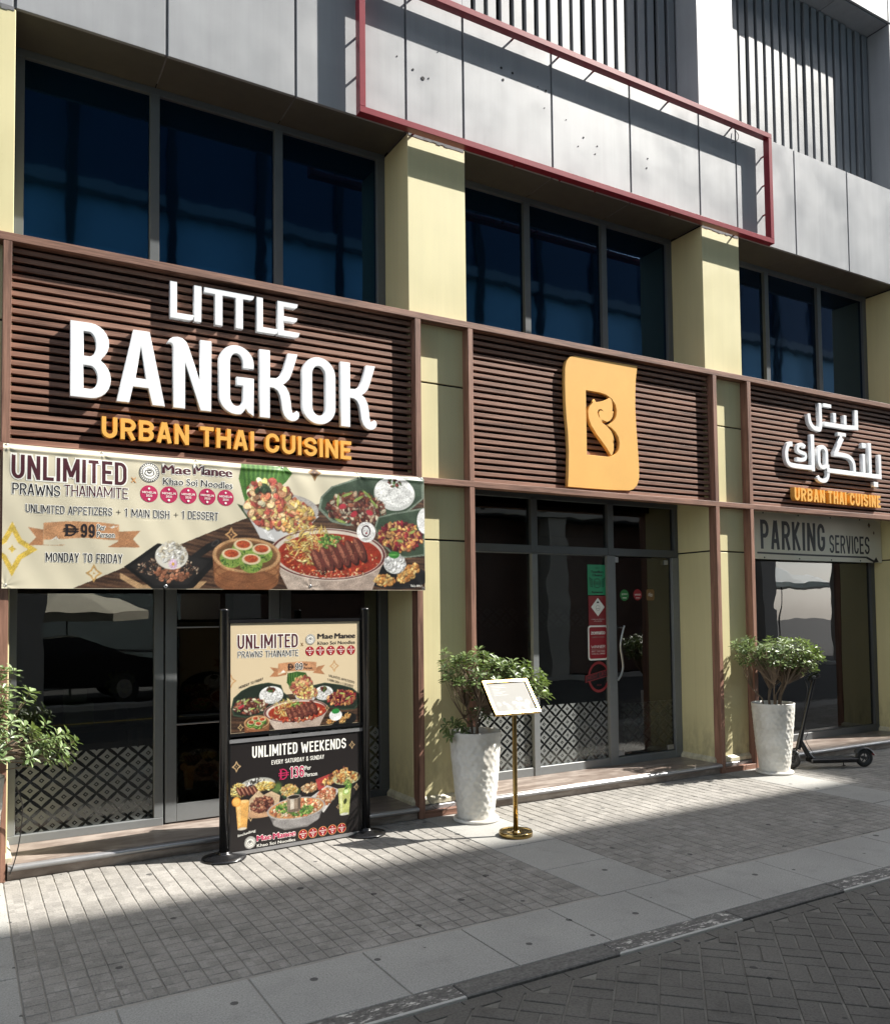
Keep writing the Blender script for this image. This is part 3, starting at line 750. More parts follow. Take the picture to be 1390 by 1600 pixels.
# ---- condensed stroke alphabet (unit height); l,r = stroke centres left/right, b,t = bottom/top
def _glyph(ch, w, k, kx):
    """list of centre-line strokes for a glyph of width w, stroke thickness k (height units), kx = horizontal thickness of verticals"""
    l, r, b, t, m = kx/2, w-kx/2, k/2, 1-k/2, w/2
    def el(cx, cz, rx, rz, a0, a1, n=8): return arc(cx, cz, rx, rz, a0, a1, n)
    rx = (r-l)/2; rz = min(.26, rx*1.15+.06); H = .5
    top = el(m, t-rz, rx, rz, 0, 180); bot = el(m, b+rz, rx, rz, 180, 360)
    g = {
     'A': [[(l*.9,0),(m-kx*.12,1)], [(w-l*.9,0),(m+kx*.12,1)], [(w*.22,.29),(w*.78,.29)]],
     'B': [[(l,0),(l,1)], [(l,t),(m,t)]+el(m, (t+.53)/2, rx, (t-.53)/2, 80,-80)+[(l,.53)], [(l,.53-0),(m,.53)]+el(m,(b+.53)/2, rx, (.53-b)/2, 80,-80)+[(l,b)]],
     'C': [el(m, t-rz, rx, rz, -8, 180)+el(m, b+rz, rx, rz, 180, 368)],
     'D': [[(l,0),(l,1)], [(l,t),(m*.9,t)]+el(m*.9, t-rz, r-m*.9, rz, 85, 0)+el(m*.9, b+rz, r-m*.9, rz, 0,-85)+[(m*.9,b),(l,b)]],
     'E': [[(l,0),(l,1)], [(l,t),(w,t)], [(l,.52),(w*.9,.52)], [(l,b),(w,b)]],
     'F': [[(l,0),(l,1)], [(l,t),(w,t)], [(l,.50),(w*.9,.50)]],
     'G': [el(m, t-rz, rx, rz, -5, 180)+bot+[(r,.46),(m,.46)]],
     'H': [[(l,0),(l,1)], [(r,0),(r,1)], [(l,.5),(r,.5)]],
     'I': [[(m,0),(m,1)]],
     'J': [[(r,1),(r,b+rz)]+el(m, b+rz, rx, rz, 0,-170)],
     'K': [[(l,0),(l,1)], [(l,.42),(w-kx*.5,1)], [(l+kx*.6,.55),(w-kx*.45,0)]],
     'L': [[(l,1),(l,0)], [(l,b),(w,b)]],
     'M': [[(l,0),(l,1)], [(r,0),(r,1)], [(l,1-k*.2),(m,.22)], [(r,1-k*.2),(m,.22)]],
     'N': [[(l,0),(l,1)], [(r,0),(r,1)], [(l,1-k*.3),(r,k*.3)]],
     'O': [top+bot+[(r, t-rz)]],
     'P': [[(l,0),(l,1)], [(l,t),(m,t)]+el(m, (t+.45)/2, rx, (t-.45)/2, 80,-80)+[(l,.45)]],
     'Q': [top+bot+[(r, t-rz)], [(m,.2),(r,0)]],
     'R': [[(l,0),(l,1)], [(l,t),(m,t)]+el(m, (t+.48)/2, rx, (t-.48)/2, 80,-80)+[(l,.48)], [(m,.48),(r,0)]],
     'S': [el(m, t-rz*.95, rx, rz*.95, 5, 180)+[(l+rx*.25,.56),(r-rx*.25,.44)]+el(m, b+rz*.95, rx, rz*.95, 0,-175)],
     'T': [[(0,t),(w,t)], [(m,0),(m,1)]],
     'U': [[(l,1)]+bot+[(r,1)]],
     'V': [[(l*.9,1),(m-kx*.1,0)], [(w-l*.9,1),(m+kx*.1,0)]],
     'W': [[(l*.8,1),(w*.28,0)], [(w*.28,0),(m,.8)], [(m,.8),(w*.72,0)], [(w*.72,0),(w-l*.8,1)]],
     'X': [[(l,0),(r,1)], [(l,1),(r,0)]],
     'Y': [[(l*.9,1),(m,.45)], [(w-l*.9,1),(m,.45)], [(m,.50),(m,0)]],
     'Z': [[(0,t),(w,t)], [(r,t),(l,b)], [(0,b),(w,b)]],
     '0': [top+bot+[(r, t-rz)]], '1': [[(m+kx*.3,0),(m+kx*.3,1)], [(m+kx*.3,.97),(l*.6,.80)]],
     '2': [el(m, t-rz, rx, rz, 175, -25)+[(l,b)], [(0,b),(w,b)]],
     '3': [el(m, (t+.53)/2, rx, (t-.53)/2, 165,-80)+[(m*.9,.53)], [(m*.9,.53)]+el(m,(b+.53)/2, rx, (.53-b)/2, 80,-165)],
     '4': [[(r*.8,0),(r*.8,1)], [(r*.8,.98),(l,.28)], [(0,.27),(w,.27)]],
     '5': [[(r,t),(l,t),(l,.55)], [(l,.55),(m,.60)]+el(m, (b+.6)/2, rx, (.6-b)/2, 80,-165)],
     '6': [el(m, t-rz, rx, rz, 15, 180)+bot+el(m, .40, rx, .20, 0, 175)],
     '9': [el(m, b+rz, rx, rz, 195, 360)+el(m, t-rz, rx, rz, 0, 180)+el(m,.60, rx,.20,180,355)],
     '&': [[(w,0),(l+.02,.78)]+el(m, .82, rx*.75, .14, 180, 0)+[(l,.34)]+el(m*.95, .2, rx*.95, .17, 150, 330)+[(w,.45)]],
     '+': [[(0,.5),(w,.5)], [(m,.5-w*.5),(m,.5+w*.5)]],
     "'": [[(m,1),(m,.75)]], '-': [[(0,.45),(w,.45)]], '.': [[(m,0),(m,k)]],
    }
    return g.get(ch, [])
_WD = {'I': .0, 'M': 1.35, 'W': 1.55, 'T': .92, 'L': .85, 'E': .86, 'F': .84, ' ': .55, '1': .62, 'J': .8, "'": .3, '.': .3}
def layout(s, width, k, gap=None):
    """glyph boxes in height units, filling a run of the given width"""
    gap = k*.75 if gap is None else gap
    kx = k
    fixed = sum(kx for c in s if c == 'I') + gap*(len(s)-1)
    units = sum(_WD.get(c, 1.0) for c in s if c != 'I')
    u = max(.05, (width-fixed)/max(units, .01)) if units else 0
    out = []; x = 0
    for c in s:
        w = kx if c == 'I' else _WD.get(c, 1.0)*u
        out.append((c, x, w)); x += w+gap
    return out, kx
def densify(P, mx):
    out = [P[0]]
    for a, b in zip(P[:-1], P[1:]):
        n = max(1, int(math.hypot(b[0]-a[0], b[1]-a[1])/mx+.5))
        out += [(a[0]+(b[0]-a[0])*i/n, a[1]+(b[1]-a[1])*i/n) for i in range(1, n+1)]
    return out
def stroke_text(s, x0, x1, z0, z1, k):
    """-> list of (char, [outline polygons]) in plane coordinates"""
    h = z1-z0; res = []
    lay, kx = layout(s, (x1-x0)/h, k)
    for c, gx, w in lay:
        if c == ' ': continue
        res.append((c, [ribbon(densify([(x0+(gx+p[0])*h, z0+p[1]*h) for p in st], .028), k*h) for st in _glyph(c, w, k, kx)]))
    return res
def ribbon_faces(out):
    n = len(out)//2      # outline = left side then right side reversed
    return [(i, i+1, len(out)-2-i, len(out)-1-i) for i in range(n-1)]
def raised_line(words, z0, z1, yf, yb, mat, parent, k):
    for s, x0, x1 in words:
        for c, outs in stroke_text(s, x0, x1, z0, z1, k):
            m_ = MB()
            for j, o_ in enumerate(outs):
                n = len(o_); y = yf+.0004*j; e = .0015
                F = ribbon_faces(o_)
                m_.add([(p[0], y, p[1]) for p in o_], F)
                m_.add([(p[0], y, p[1]) for p in o_]+[(p[0], yb, p[1]) for p in o_], [(i, (i+1) % n, n+(i+1) % n, n+i) for i in range(n)])
            part('letter', m_, mat, parent)

s_ = .152
G = {}
G['B'] = [[(0,0),(.25,0)]+arc(.25,.272,.242,.272,-88,62)+arc(.235,.752,.232,.248,-52,88)+[(.22,1),(0,1)],
          [(s_,.115),(.24,.115)]+arc(.24,.275,.095,.16,-85,85)+[(.24,.435),(s_,.435)],
          [(s_,.55),(.225,.55)]+arc(.225,.718,.09,.168,-85,85)+[(.225,.886),(s_,.886)]]
G['A'] = [[(0,0),(.158,0),(.206,.225),(.408,.225),(.462,0),(.622,0),(.415,1),(.212,1)], [(.232,.34),(.385,.34),(.308,.80)]]
G['N'] = [[(.082,0),(.238,0),(.238,.665),(.455,0),(.600,0),(.600,1),(.452,1),(.452,.37),(.29,.86),(.255,.94),(.20,.985),(.135,.995),(.07,.98),(.025,.945),(0,.895),(.03,.905),(.06,.90),(.078,.87),(.082,.83)]]
G['G'] = [[(.5,.69),(.5,.75)]+arc(.25,.75,.25,.25,0,180,18)+arc(.25,.25,.25,.25,180,285,10)+[(.35,.05),(.385,.10),(.42,.05),(.5,0),(.5,.545),(.255,.545),(.255,.43),(.348,.43),(.348,.25)]+arc(.25,.25,.098,.135,0,-180,12)+arc(.25,.755,.098,.135,180,0,12)+[(.348,.69)]]
G['K'] = [[(0,0),(.15,0),(.15,.46),(.22,.455),(.275,.42),(.31,.35),(.33,.25),(.345,.14),(.375,.06),(.425,.01),(.485,-.012),(.545,0),(.585,.035),(.602,.085),(.595,.125),(.565,.145),(.545,.135),(.54,.115),(.515,.10),(.49,.12),(.478,.18),(.468,.28),(.445,.40),(.40,.485),(.34,.525),(.40,.56),(.45,.62),(.49,.72),(.575,1),(.435,1),(.36,.75),(.31,.65),(.25,.60),(.15,.59),(.15,1),(0,1)]]
G['O'] = [arc(.265,.74,.265,.27,0,180,18)+arc(.265,.26,.265,.27,180,360,18), arc(.265,.745,.112,.14,0,180,12)+arc(.265,.255,.112,.14,180,360,12)]
G['L'] = [[(0,0),(.53,0),(.59,.035),(.62,.145),(.165,.145),(.165,1),(0,1)]]
G['I'] = [[(0,0),(.185,0),(.185,1),(0,1)]]
G['TT'] = [[(0,.86),(.30,.86),(.30,0),(.50,0),(.50,.86),(.88,.86),(.88,0),(1.08,0),(1.08,.86),(1.30,.86),(1.37,.90),(1.40,1),(0,1)]]
G['E'] = [[(0,0),(.55,0),(.62,.035),(.65,.145),(.17,.145),(.17,.445),(.50,.445),(.56,.48),(.585,.57),(.17,.57),(.17,.86),(.52,.86),(.58,.90),(.60,1),(0,1)]]
sg = thing('restaurant_sign', 'white and amber raised letters reading LITTLE BANGKOK URBAN THAI CUISINE on the left timber slats', 'sign')
YF_L, YB_L = .024, .070
for ch, x in (('L',1.332),('I',1.509),('TT',1.584),('L',1.996),('E',2.167)):
    place_outline('letter', G[ch], x, 3.998, .277, YF_L, YB_L, M['white'], sg)
for ch, x in (('B',.649),('A',.957),('N',1.312),('G',1.698),('K',2.018),('O',2.371),('K',2.708)):
    place_outline('letter', G[ch], x, 3.318, .540, YF_L, YB_L, M['white'], sg)
raised_line([('URBAN', .857, 1.470), ('THAI', 1.554, 1.971), ('CUISINE', 2.064, 2.797)], 3.042, 3.195, .020, .070, M['gold'], sg, .19)

# right-hand sign in Arabic script
sa = thing('arabic_sign', 'white raised Arabic lettering over amber URBAN THAI CUISINE letters on the right timber slats', 'sign')
W_ = .052
AR = [
 ([(9.672,4.24),(9.672,4.02),(9.444,4.005),(9.03,4.005)], W_), ([(9.440,4.150),(9.440,4.04)], W_), ([(9.235,4.158),(9.235,4.045)], W_),
 (smooth([(8.960,4.247),(8.960,3.955),(8.885,3.93),(8.82,3.945),(8.765,4.0),(8.745,4.095)], 4), W_), ([(9.02,4.235),(9.175,4.235)], .040),
 (smooth([(8.43,3.700),(8.365,3.690),(8.322,3.60),(8.335,3.50),(8.40,3.452),(8.60,3.446),(8.80,3.446)], 4), W_), ([(8.800,3.41),(8.800,3.85)], .062),
 (smooth([(8.665,3.69),(8.60,3.712),(8.54,3.685),(8.535,3.635),(8.60,3.615),(8.665,3.60),(8.66,3.548),(8.60,3.528),(8.51,3.530)], 4), .040),
 (smooth([(9.085,3.508),(9.085,3.39),(9.05,3.325),(8.99,3.305),(8.92,3.315),(8.885,3.345)], 4), .046),
 ([(9.374,3.865),(9.225,3.652)], .062), (smooth([(9.20,3.652),(9.42,3.650),(9.53,3.625),(9.59,3.56),(9.60,3.44)], 4), W_), ([(9.06,3.440),(9.60,3.436),(10.155,3.436)], W_),
 ([(9.797,3.70),(9.797,3.465)], W_), ([(9.925,3.85),(9.925,3.465)], .056), ([(10.130,3.72),(10.130,3.465)], W_),
 ([(9.765,3.81),(9.845,3.81)], .058), ([(9.99,3.332),(10.08,3.332)], .060), ([(9.29,3.908),(9.45,3.908)], .040)]
for i, (pts, w) in enumerate(AR):
    place_outline('letter', [ribbon(pts, w)], 0, 0, 1, .022+.0005*(i % 9), .070, M['white'], sa)
ring = [arc(8.985,3.655,.098,.085,0,180,12)+arc(8.985,3.53,.098,.085,180,360,12), arc(8.985,3.65,.048,.045,0,180,10)+arc(8.985,3.535,.048,.045,180,360,10)]
place_outline('letter', ring, 0, 0, 1, .0218, .070, M['white'], sa)
raised_line([('URBAN', 8.425, 8.985), ('THAI', 9.045, 9.40), ('CUISINE', 9.47, 10.095)], 3.035, 3.190, .010, .070, M['gold'], sa, .19)

# logo panel with the cut-out B and the flame leaf
lg = thing('logo_sign', 'amber panel sign with a cut-out letter B and curling leaf on the middle slats', 'sign')
plate = [(5.082,2.973),(5.093,3.131),(5.101,3.32),(5.093,3.508),(5.079,3.648),(5.07,3.789),(5.068,3.978),(5.072,4.139),(5.091,4.208),(5.133,4.253),(5.194,4.274),(5.5,4.280),(6.014,4.287),(5.99,4.148),(5.979,3.996),(5.975,3.846),(5.983,3.648),(5.997,3.45),(6.009,3.252),(6.008,3.123),(5.98,3.051),(5.926,3.003),(5.873,2.987),(5.593,2.976),(5.345,2.974)]
hole = [(5.325,3.952),(5.45,3.952),(5.52,3.95),(5.59,3.938),(5.66,3.905),(5.71,3.85),(5.727,3.79),(5.715,3.73),(5.685,3.685),(5.64,3.648),(5.592,3.630),(5.65,3.608),(5.705,3.57),(5.742,3.52),(5.755,3.462),(5.745,3.40),(5.71,3.352),(5.66,3.32),(5.60,3.306),(5.323,3.304)]
leaf = [(5.640,3.325),(5.59,3.393),(5.529,3.455),(5.457,3.525),(5.391,3.605),(5.358,3.678),(5.352,3.745),(5.371,3.795),(5.415,3.834),(5.434,3.871),(5.458,3.844),(5.50,3.853),(5.56,3.872),(5.61,3.895),(5.642,3.918),(5.664,3.879),(5.671,3.821),(5.665,3.778),(5.680,3.776),(5.668,3.722),(5.635,3.682),(5.597,3.662),(5.547,3.660),(5.510,3.680),(5.482,3.712),(5.472,3.745),(5.485,3.772),(5.510,3.784),(5.536,3.778),(5.552,3.758),(5.536,3.768),(5.510,3.770),(5.492,3.755),(5.490,3.728),(5.503,3.690),(5.518,3.668),(5.540,3.640),(5.596,3.612),(5.645,3.573),(5.672,3.527),(5.680,3.472),(5.655,3.500),(5.676,3.44),(5.674,3.391),(5.660,3.345)]
place_outline('panel', [plate, hole], 0, 0, 1, .028, .074, M['plate'], lg)
place_outline('leaf_emblem', [leaf], 0, 0, 1, .030, .074, M['plate'], lg)

# ================================================================== PRINTED ART (colour lives on the mesh)
class Art:
    """small painter: colours on a fine vertex grid, u to the right and v up, in metres"""
    def __init__(s, w, h, step, bgc):
        s.w, s.h = w, h; s.nx = int(round(w/step))+1; s.ny = int(round(h/step))+1
        s.du, s.dv = w/(s.nx-1), h/(s.ny-1)
        s.a = np.zeros((s.ny, s.nx, 3)); s.a[:] = np.array(bgc)/255.0
        s.U, s.V = np.meshgrid(np.arange(s.nx)*s.du, np.arange(s.ny)*s.dv)
        s.rs = np.random.RandomState(5)
    def win(s, u0, u1, v0, v1):
        i0 = max(0, int(u0/s.du)-1); i1 = min(s.nx, int(u1/s.du)+3); j0 = max(0, int(v0/s.dv)-1); j1 = min(s.ny, int(v1/s.dv)+3)
        return slice(j0, max(j0, j1)), slice(i0, max(i0, i1))
    def blend(s, w, al, c):
        al = np.clip(al, 0, 1)[..., None]; s.a[w] = s.a[w]*(1-al)+np.array(c)/255.0*al
    def ell(s, cu, cv, ru, rv, c, rot=0, ring=0, alpha=1, shade=0):
        m = max(ru, rv)+s.du*2; w = s.win(cu-m, cu+m, cv-m, cv+m); U = s.U[w]-cu; V = s.V[w]-cv
        if U.size == 0: return
        cr, sr = math.cos(R(rot)), math.sin(R(rot)); a = (U*cr+V*sr)/ru; b = (-U*sr+V*cr)/rv
        d = np.sqrt(a*a+b*b); sd = (1-d)*min(ru, rv)/s.du+.5
        al = np.clip(sd, 0, 1)
        if ring: al = al*np.clip((d-(1-ring/min(ru, rv)))*min(ru, rv)/s.du+.5, 0, 1)
        s.blend(w, al*alpha, c)
    def poly(s, pts, c, alpha=1):
        us = [p[0] for p in pts]; vs = [p[1] for p in pts]; w = s.win(min(us), max(us), min(vs), max(vs))
        if s.U[w].size == 0: return
        acc = np.zeros(s.U[w].shape)
        for ou in (-.25, .25):
            for ov in (-.25, .25):
                U = s.U[w]+ou*s.du; V = s.V[w]+ov*s.dv; ins = np.zeros(U.shape, bool)
                for i in range(len(pts)):
                    (x1, y1), (x2, y2) = pts[i], pts[(i+1) % len(pts)]
                    if y1 == y2: continue
                    cnd = ((y1 > V) != (y2 > V)) & (U < (x2-x1)*(V-y1)/(y2-y1)+x1); ins ^= cnd
                acc += ins
        s.blend(w, acc/4*alpha, c)
    def blobs(s, cu, cv, ru, rv, n, smin, smax, pal, rot=0, asp=.55, hl=.35, rotr=180, only=None, arch=False):
        cr, sr = math.cos(R(rot)), math.sin(R(rot))
        for k in range(n):
            t = s.rs.uniform(0, 2*math.pi); q = math.sqrt(s.rs.uniform(0, 1)); a, b = q*math.cos(t)*ru, q*math.sin(t)*rv
            if arch and b < 0: b = -b*.3
            u, v = cu+a*cr-b*sr, cv+a*sr+b*cr
            c = np.array(pal[s.rs.randint(len(pal))], float)*s.rs.uniform(.72, 1.18); c = np.clip(c, 0, 255)
            z = s.rs.uniform(smin, smax); ro = s.rs.uniform(-rotr, rotr)
            s.ell(u+z*.25, v-z*.35, z, z*asp, c*.45, ro, alpha=.55)
            s.ell(u, v, z, z*asp, c, ro)
            if hl: s.ell(u-z*.2, v+z*.2, z*.4, z*asp*.35, np.clip(c*1.25+40, 0, 255), ro, alpha=hl)
    def wood(s, pts, dark=(52,34,26), light=(112,78,56)):
        us = [p[0] for p in pts]; vs = [p[1] for p in pts]; w = s.win(min(us), max(us), min(vs), max(vs))
        keep = s.a[w].copy(); s.poly(pts, (255, 0, 255)); msk = np.all(np.abs(s.a[w]-np.array((1, 0, 1))) < .02, axis=2)
        U, V = s.U[w], s.V[w]; g = .5+.25*np.sin(V*90+U*7+2*np.sin(U*4))+.25*np.sin(V*210+U*19+3*np.sin(U*9+1)); g = (g+s.rs.uniform(-.15, .15, g.shape))[..., None]
        colr = np.array(dark)/255*(1-g)+np.array(light)/255*g; s.a[w] = np.where(msk[..., None], np.clip(colr, 0, 1), keep)
    def diamond(s, cu, cv, r, c, inner=None, bgc=None):
        def star(rr): return [(cu+rr*math.cos(R(a))*(1 if a % 90 == 0 else .52), cv+rr*math.sin(R(a))*(1.2 if a % 90 == 0 else .62)) for a in range(0, 360, 45)]
        s.poly(star(r), c)
        if inner: s.poly(star(r*.62), inner)
        s.poly(star(r*.16), c)
    def mesh(s, name, fn):
        # grain and uneven tone of a photographic print, on the pictures only
        pic = (np.abs(s.a-s.a[-1, 0]).max(2, keepdims=True) > .10).astype(float)
        s.a = s.a*(1+pic*(s.rs.normal(0, .075, s.a.shape[:2])[..., None]+.05*np.sin(s.U*37+np.sin(s.V*51)*2)[..., None]))
        g_ = s.a.mean(2, keepdims=True); s.a = np.clip((g_+(s.a-g_)*.86)*.90, 0, 1)
        lin = np.where(s.a <= .04045, s.a/12.92, ((s.a+.055)/1.055)**2.4)
        vs = [fn(u, v, 0) for u, v in zip(s.U.ravel(), s.V.ravel())]
        nx, ny = s.nx, s.ny; idx = np.arange(nx*ny).reshape(ny, nx)
        q = np.stack([idx[:-1,:-1], idx[:-1,1:], idx[1:,1:], idx[1:,:-1]], -1).reshape(-1, 4)
        me = bpy.data.meshes.new(name); me.vertices.add(len(vs)); me.vertices.foreach_set('co', np.array(vs, float).ravel())
        me.loops.add(q.size); me.loops.foreach_set('vertex_index', q.ravel().astype(np.int32))
        me.polygons.add(len(q)); me.polygons.foreach_set('loop_start', np.arange(0, q.size, 4, dtype=np.int32)); me.polygons.foreach_set('loop_total', np.full(len(q), 4, dtype=np.int32))
        me.polygons.foreach_set('use_smooth', np.ones(len(q), bool)); me.update(calc_edges=True); me.validate()
        ca = me.color_attributes.new('print', 'FLOAT_COLOR', 'POINT'); rgba = np.ones((nx*ny, 4)); rgba[:, :3] = lin.reshape(-1, 3)
        ca.data.foreach_set('color', rgba.ravel()); me.materials.append(M['print']); return me
class Prints:
    """collects flat lettering per ink and builds one part per ink"""
    def __init__(s, fn): s.fn = fn; s.d = {}
    def text(s, t, u0, u1, v0, v1, inkname, bold=0.0, halo=None, hb=.06, skew=0, lift=.0016, space=None):
        h = v1-v0
        if t.upper() == t and t not in ('x',):
            k = .118+max(bold, -.01)*1.9
            def lay(kk, ink_, lf):
                mb = s.d.setdefault(ink_, MB())
                for c, outs in stroke_text(t, u0, u1, v0, v1, k):
                    for j, o_ in enumerate(outs):
                        if kk != k:      # fatter copy of the same strokes for the halo
                            n = len(o_)//2; ctr = [((o_[i][0]+o_[-1-i][0])/2, (o_[i][1]+o_[-1-i][1])/2) for i in range(n)]
                            d0 = Vector((ctr[1][0]-ctr[0][0], ctr[1][1]-ctr[0][1])).normalized()*(kk-k)*h/2; d1 = Vector((ctr[-1][0]-ctr[-2][0], ctr[-1][1]-ctr[-2][1])).normalized()*(kk-k)*h/2
                            ctr = [(ctr[0][0]-d0.x, ctr[0][1]-d0.y)]+ctr[1:-1]+[(ctr[-1][0]+d1.x, ctr[-1][1]+d1.y)]
                            o_ = ribbon(ctr, kk*h)
                        mb.add([s.fn(p[0], p[1]+skew*(p[0]-u0), lf+.00006*j) for p in o_], ribbon_faces(o_))
            if halo: lay(k+hb*2.4, halo, lift-.0006)
            lay(k, inkname, lift); return
        P, f = text_fit(t, u0, u1, v0, v1, 0.0, space=1.0)
        def cp(ink_, du, dv, lf):
            mb = s.d.setdefault(ink_, MB()); mb.add([s.fn(p[0]+du, p[1]+dv+skew*(p[0]-u0), lf) for p in P], f)
        if halo:
            for q in range(8):
                a = q*math.pi/4; cp(halo, math.cos(a)*h*.11, math.sin(a)*h*.11, lift-.0008+.00004*q)
        n = 5 if bold > .015 else 2
        for q in range(n): cp(inkname, (q-(n-1)/2)*h*.022*(1.6 if n > 2 else 1), 0, lift+.00004*q)
    def shape(s, pts, inkname, lift=.0012):
        mb = s.d.setdefault(inkname, MB()); mb.add([s.fn(p[0], p[1], lift) for p in pts], [tuple(range(len(pts)))])
    def disc(s, cu, cv, r, inkname, lift=.0012, n=20, rv=None):
        s.shape([(cu+r*math.cos(2*math.pi*k/n), cv+(rv or r)*math.sin(2*math.pi*k/n)) for k in range(n)], inkname, lift)
    def ring(s, cu, cv, r, w, inkname, lift=.0014, n=24, rv=None):
        mb = s.d.setdefault(inkname, MB()); k_ = (rv or r)/r; P = []
        for k in range(n):
            a = 2*math.pi*k/n
            for rr in (r, r-w): P.append(s.fn(cu+rr*math.cos(a), cv+k_*rr*math.sin(a), lift))
        mb.add(P, [(2*k, 2*((k+1) % n), 2*((k+1) % n)+1, 2*k+1) for k in range(n)])
    def line(s, a, b, w, inkname, lift=.0018):
        d = Vector((b[0]-a[0], b[1]-a[1])); ln = d.length; d.normalize(); n = Vector((-d.y, d.x))*w/2
        if ln > .3:
            k = int(ln/.12)+1; q = [(a[0]+(b[0]-a[0])*i/k, a[1]+(b[1]-a[1])*i/k) for i in range(k+1)]
            mb = s.d.setdefault(inkname, MB())
            mb.add([s.fn(p[0]-n.x, p[1]-n.y, lift) for p in q]+[s.fn(p[0]+n.x, p[1]+n.y, lift) for p in q], [(i, i+1, k+2+i, k+1+i) for i in range(k)]); return
        s.shape([(a[0]-n.x, a[1]-n.y), (b[0]-n.x, b[1]-n.y), (b[0]+n.x, b[1]+n.y), (a[0]+n.x, a[1]+n.y)], inkname, lift)
    def build(s, parent, name='lettering'):
        for k, mb in s.d.items(): part(name, mb, INK[k], parent, kind='stuff')
def dirham(pr, u0, u1, v0, v1, inkname, w):
    h = v1-v0; m = u1-u0
    pr.line((u0+.22*m, v0), (u0+.22*m, v1), w*1.5, inkname)
    pts = [(u0+.1*m, v1-w/2), (u0+.5*m, v1-w/2), (u0+.75*m, v1-.22*h), (u0+.80*m, v0+.5*h), (u0+.75*m, v0+.22*h), (u0+.5*m, v0+w/2), (u0+.1*m, v0+w/2)]
    for a, b in zip(pts[:-1], pts[1:]): pr.line(a, b, w, inkname)
    pr.line((u0, v0+.60*h), (u1, v0+.60*h), w*.8, inkname, .0019); pr.line((u0, v0+.40*h), (u1, v0+.40*h), w*.8, inkname, .0019)
def medals(pr, us, vs, r, inkname='pink', years=True, ringink=None, lift=.0012):
    for i, (u, v) in enumerate(zip(us, vs)):
        pr.disc(u, v, r, inkname, lift)
        if ringink: pr.ring(u, v, r*1.08, r*.1, ringink, lift+.0002)
        pr.text('MICHELIN', u-r*.78, u+r*.78, v+r*.02, v+r*.28, 'white', .03, lift=lift+.0020)
        pr.text(str(2020+i), u-r*.35, u+r*.35, v-r*.36, v-r*.10, 'white', .03, lift=lift+.0020)
        pr.disc(u, v+r*.62, r*.13, 'white', lift+.0020, 6); pr.disc(u, v-r*.66, r*.15, 'white', lift+.0020, 6)
def seal(pr, u, v, r, fill='white', line='dark', rv=None):
    rv = rv or r; k = rv/r
    pr.disc(u, v, r, fill, .0010, 28, rv); pr.ring(u, v, r*.97, r*.06, line, .0028, 28, rv*.97); pr.ring(u, v, r*.70, r*.05, line, .0028, 24, rv*.70)
    for q in range(26):
        a = q*2*math.pi/26; pr.line((u+r*.77*math.cos(a), v+rv*.77*math.sin(a)), (u+r*.89*math.cos(a), v+rv*.89*math.sin(a)), r*.07, line, .0028)
    for a, b, c, d in ((-.35,.2,.35,.2),(-.25,.35,.25,.35),(-.2,0,.2,0),(-.45,-.15,-.2,-.35),(.45,-.15,.2,-.35),(-.2,-.35,.2,-.35),(-.35,.2,-.45,-.15),(.35,.2,.45,-.15)):
        pr.line((u+a*r, v+b*rv), (u+c*r, v+d*rv), r*.06, line, .0028)
    pr.ring(u, v+.08*rv, r*.2, r*.05, line, .0029, 14)

CREAM = (228,218,188)
MEAT = [(112,52,42),(140,70,52),(92,40,34),(160,96,70),(84,36,32)]
PRAWN = [(214,120,84),(230,160,112),(196,84,70),(238,196,140),(176,70,60),(240,210,120)]
NOOD = [(232,196,92),(240,214,120),(214,166,70),(246,226,150)]
CURRY = [(176,52,30),(200,70,38),(150,36,24),(220,110,60),(230,150,90)]
RICE = [(244,244,240),(232,232,228),(250,250,248),(222,222,218)]
GRN = [(84,140,50),(112,160,60),(60,112,44),(150,180,80)]
CHI = [(150,30,44),(176,54,54),(120,24,40),(196,110,70),(210,150,90),(96,24,40)]
GOLDEN = [(222,150,70),(236,176,96),(200,120,54),(244,200,120)]
def curry_bowl(A, cu, cv, ru, rv, k=1.0):
    # deep pale bowl with red curry, noodles, herbs and sliced beef
    A.poly([(cu-ru, cv), (cu+ru, cv), (cu+ru*.62, cv-rv*2.0), (cu-ru*.55, cv-rv*2.0)], (196,176,160))
    A.poly([(cu-ru*.2, cv-rv*1.0), (cu+ru*.98, cv-rv*.1), (cu+ru*.60, cv-rv*2.0), (cu+ru*.1, cv-rv*2.0)], (168,146,132), .6)
    A.ell(cu, cv, ru, rv, (222,208,192)); A.ell(cu, cv, ru*.985, rv*.96, (96,32,34), ring=.008*k); A.ell(cu+.01, cv-.01*k, ru*.90, rv*.84, (170,48,28))
    A.blobs(cu+.01, cv-.02*k, ru*.86, rv*.78, int(260*k), .006, .016, CURRY+[(238,190,140)], asp=.5)
    A.blobs(cu-ru*.30, cv+rv*.35, ru*.42, rv*.75, int(260*k), .010*k, .030*k, NOOD, asp=.16, rotr=80)
    A.blobs(cu+ru*.02, cv+rv*.50, ru*.20, rv*.28, int(90*k), .006*k, .016*k, GRN, asp=.6)
    for q in range(6):
        t = q/5.0; x = cu-ru*.20+ru*.72*t; y = cv-rv*.28+rv*.50*t
        A.ell(x+.012*k, y-.012*k, .046*k, .11*k, (50,20,16), 26); A.ell(x, y, .044*k, .105*k, (104,46,38), 26); A.ell(x-.012*k, y+.012*k, .016*k, .085*k, (176,104,78), 26, alpha=.8)
        A.blobs(x, y, .03*k, .07*k, 14, .003, .008, MEAT, rot=26)
    A.blobs(cu+.06*k, cv-rv*.72, ru*.5, rv*.12, int(60*k), .004, .010, [(240,200,150),(222,90,60)], asp=.5)
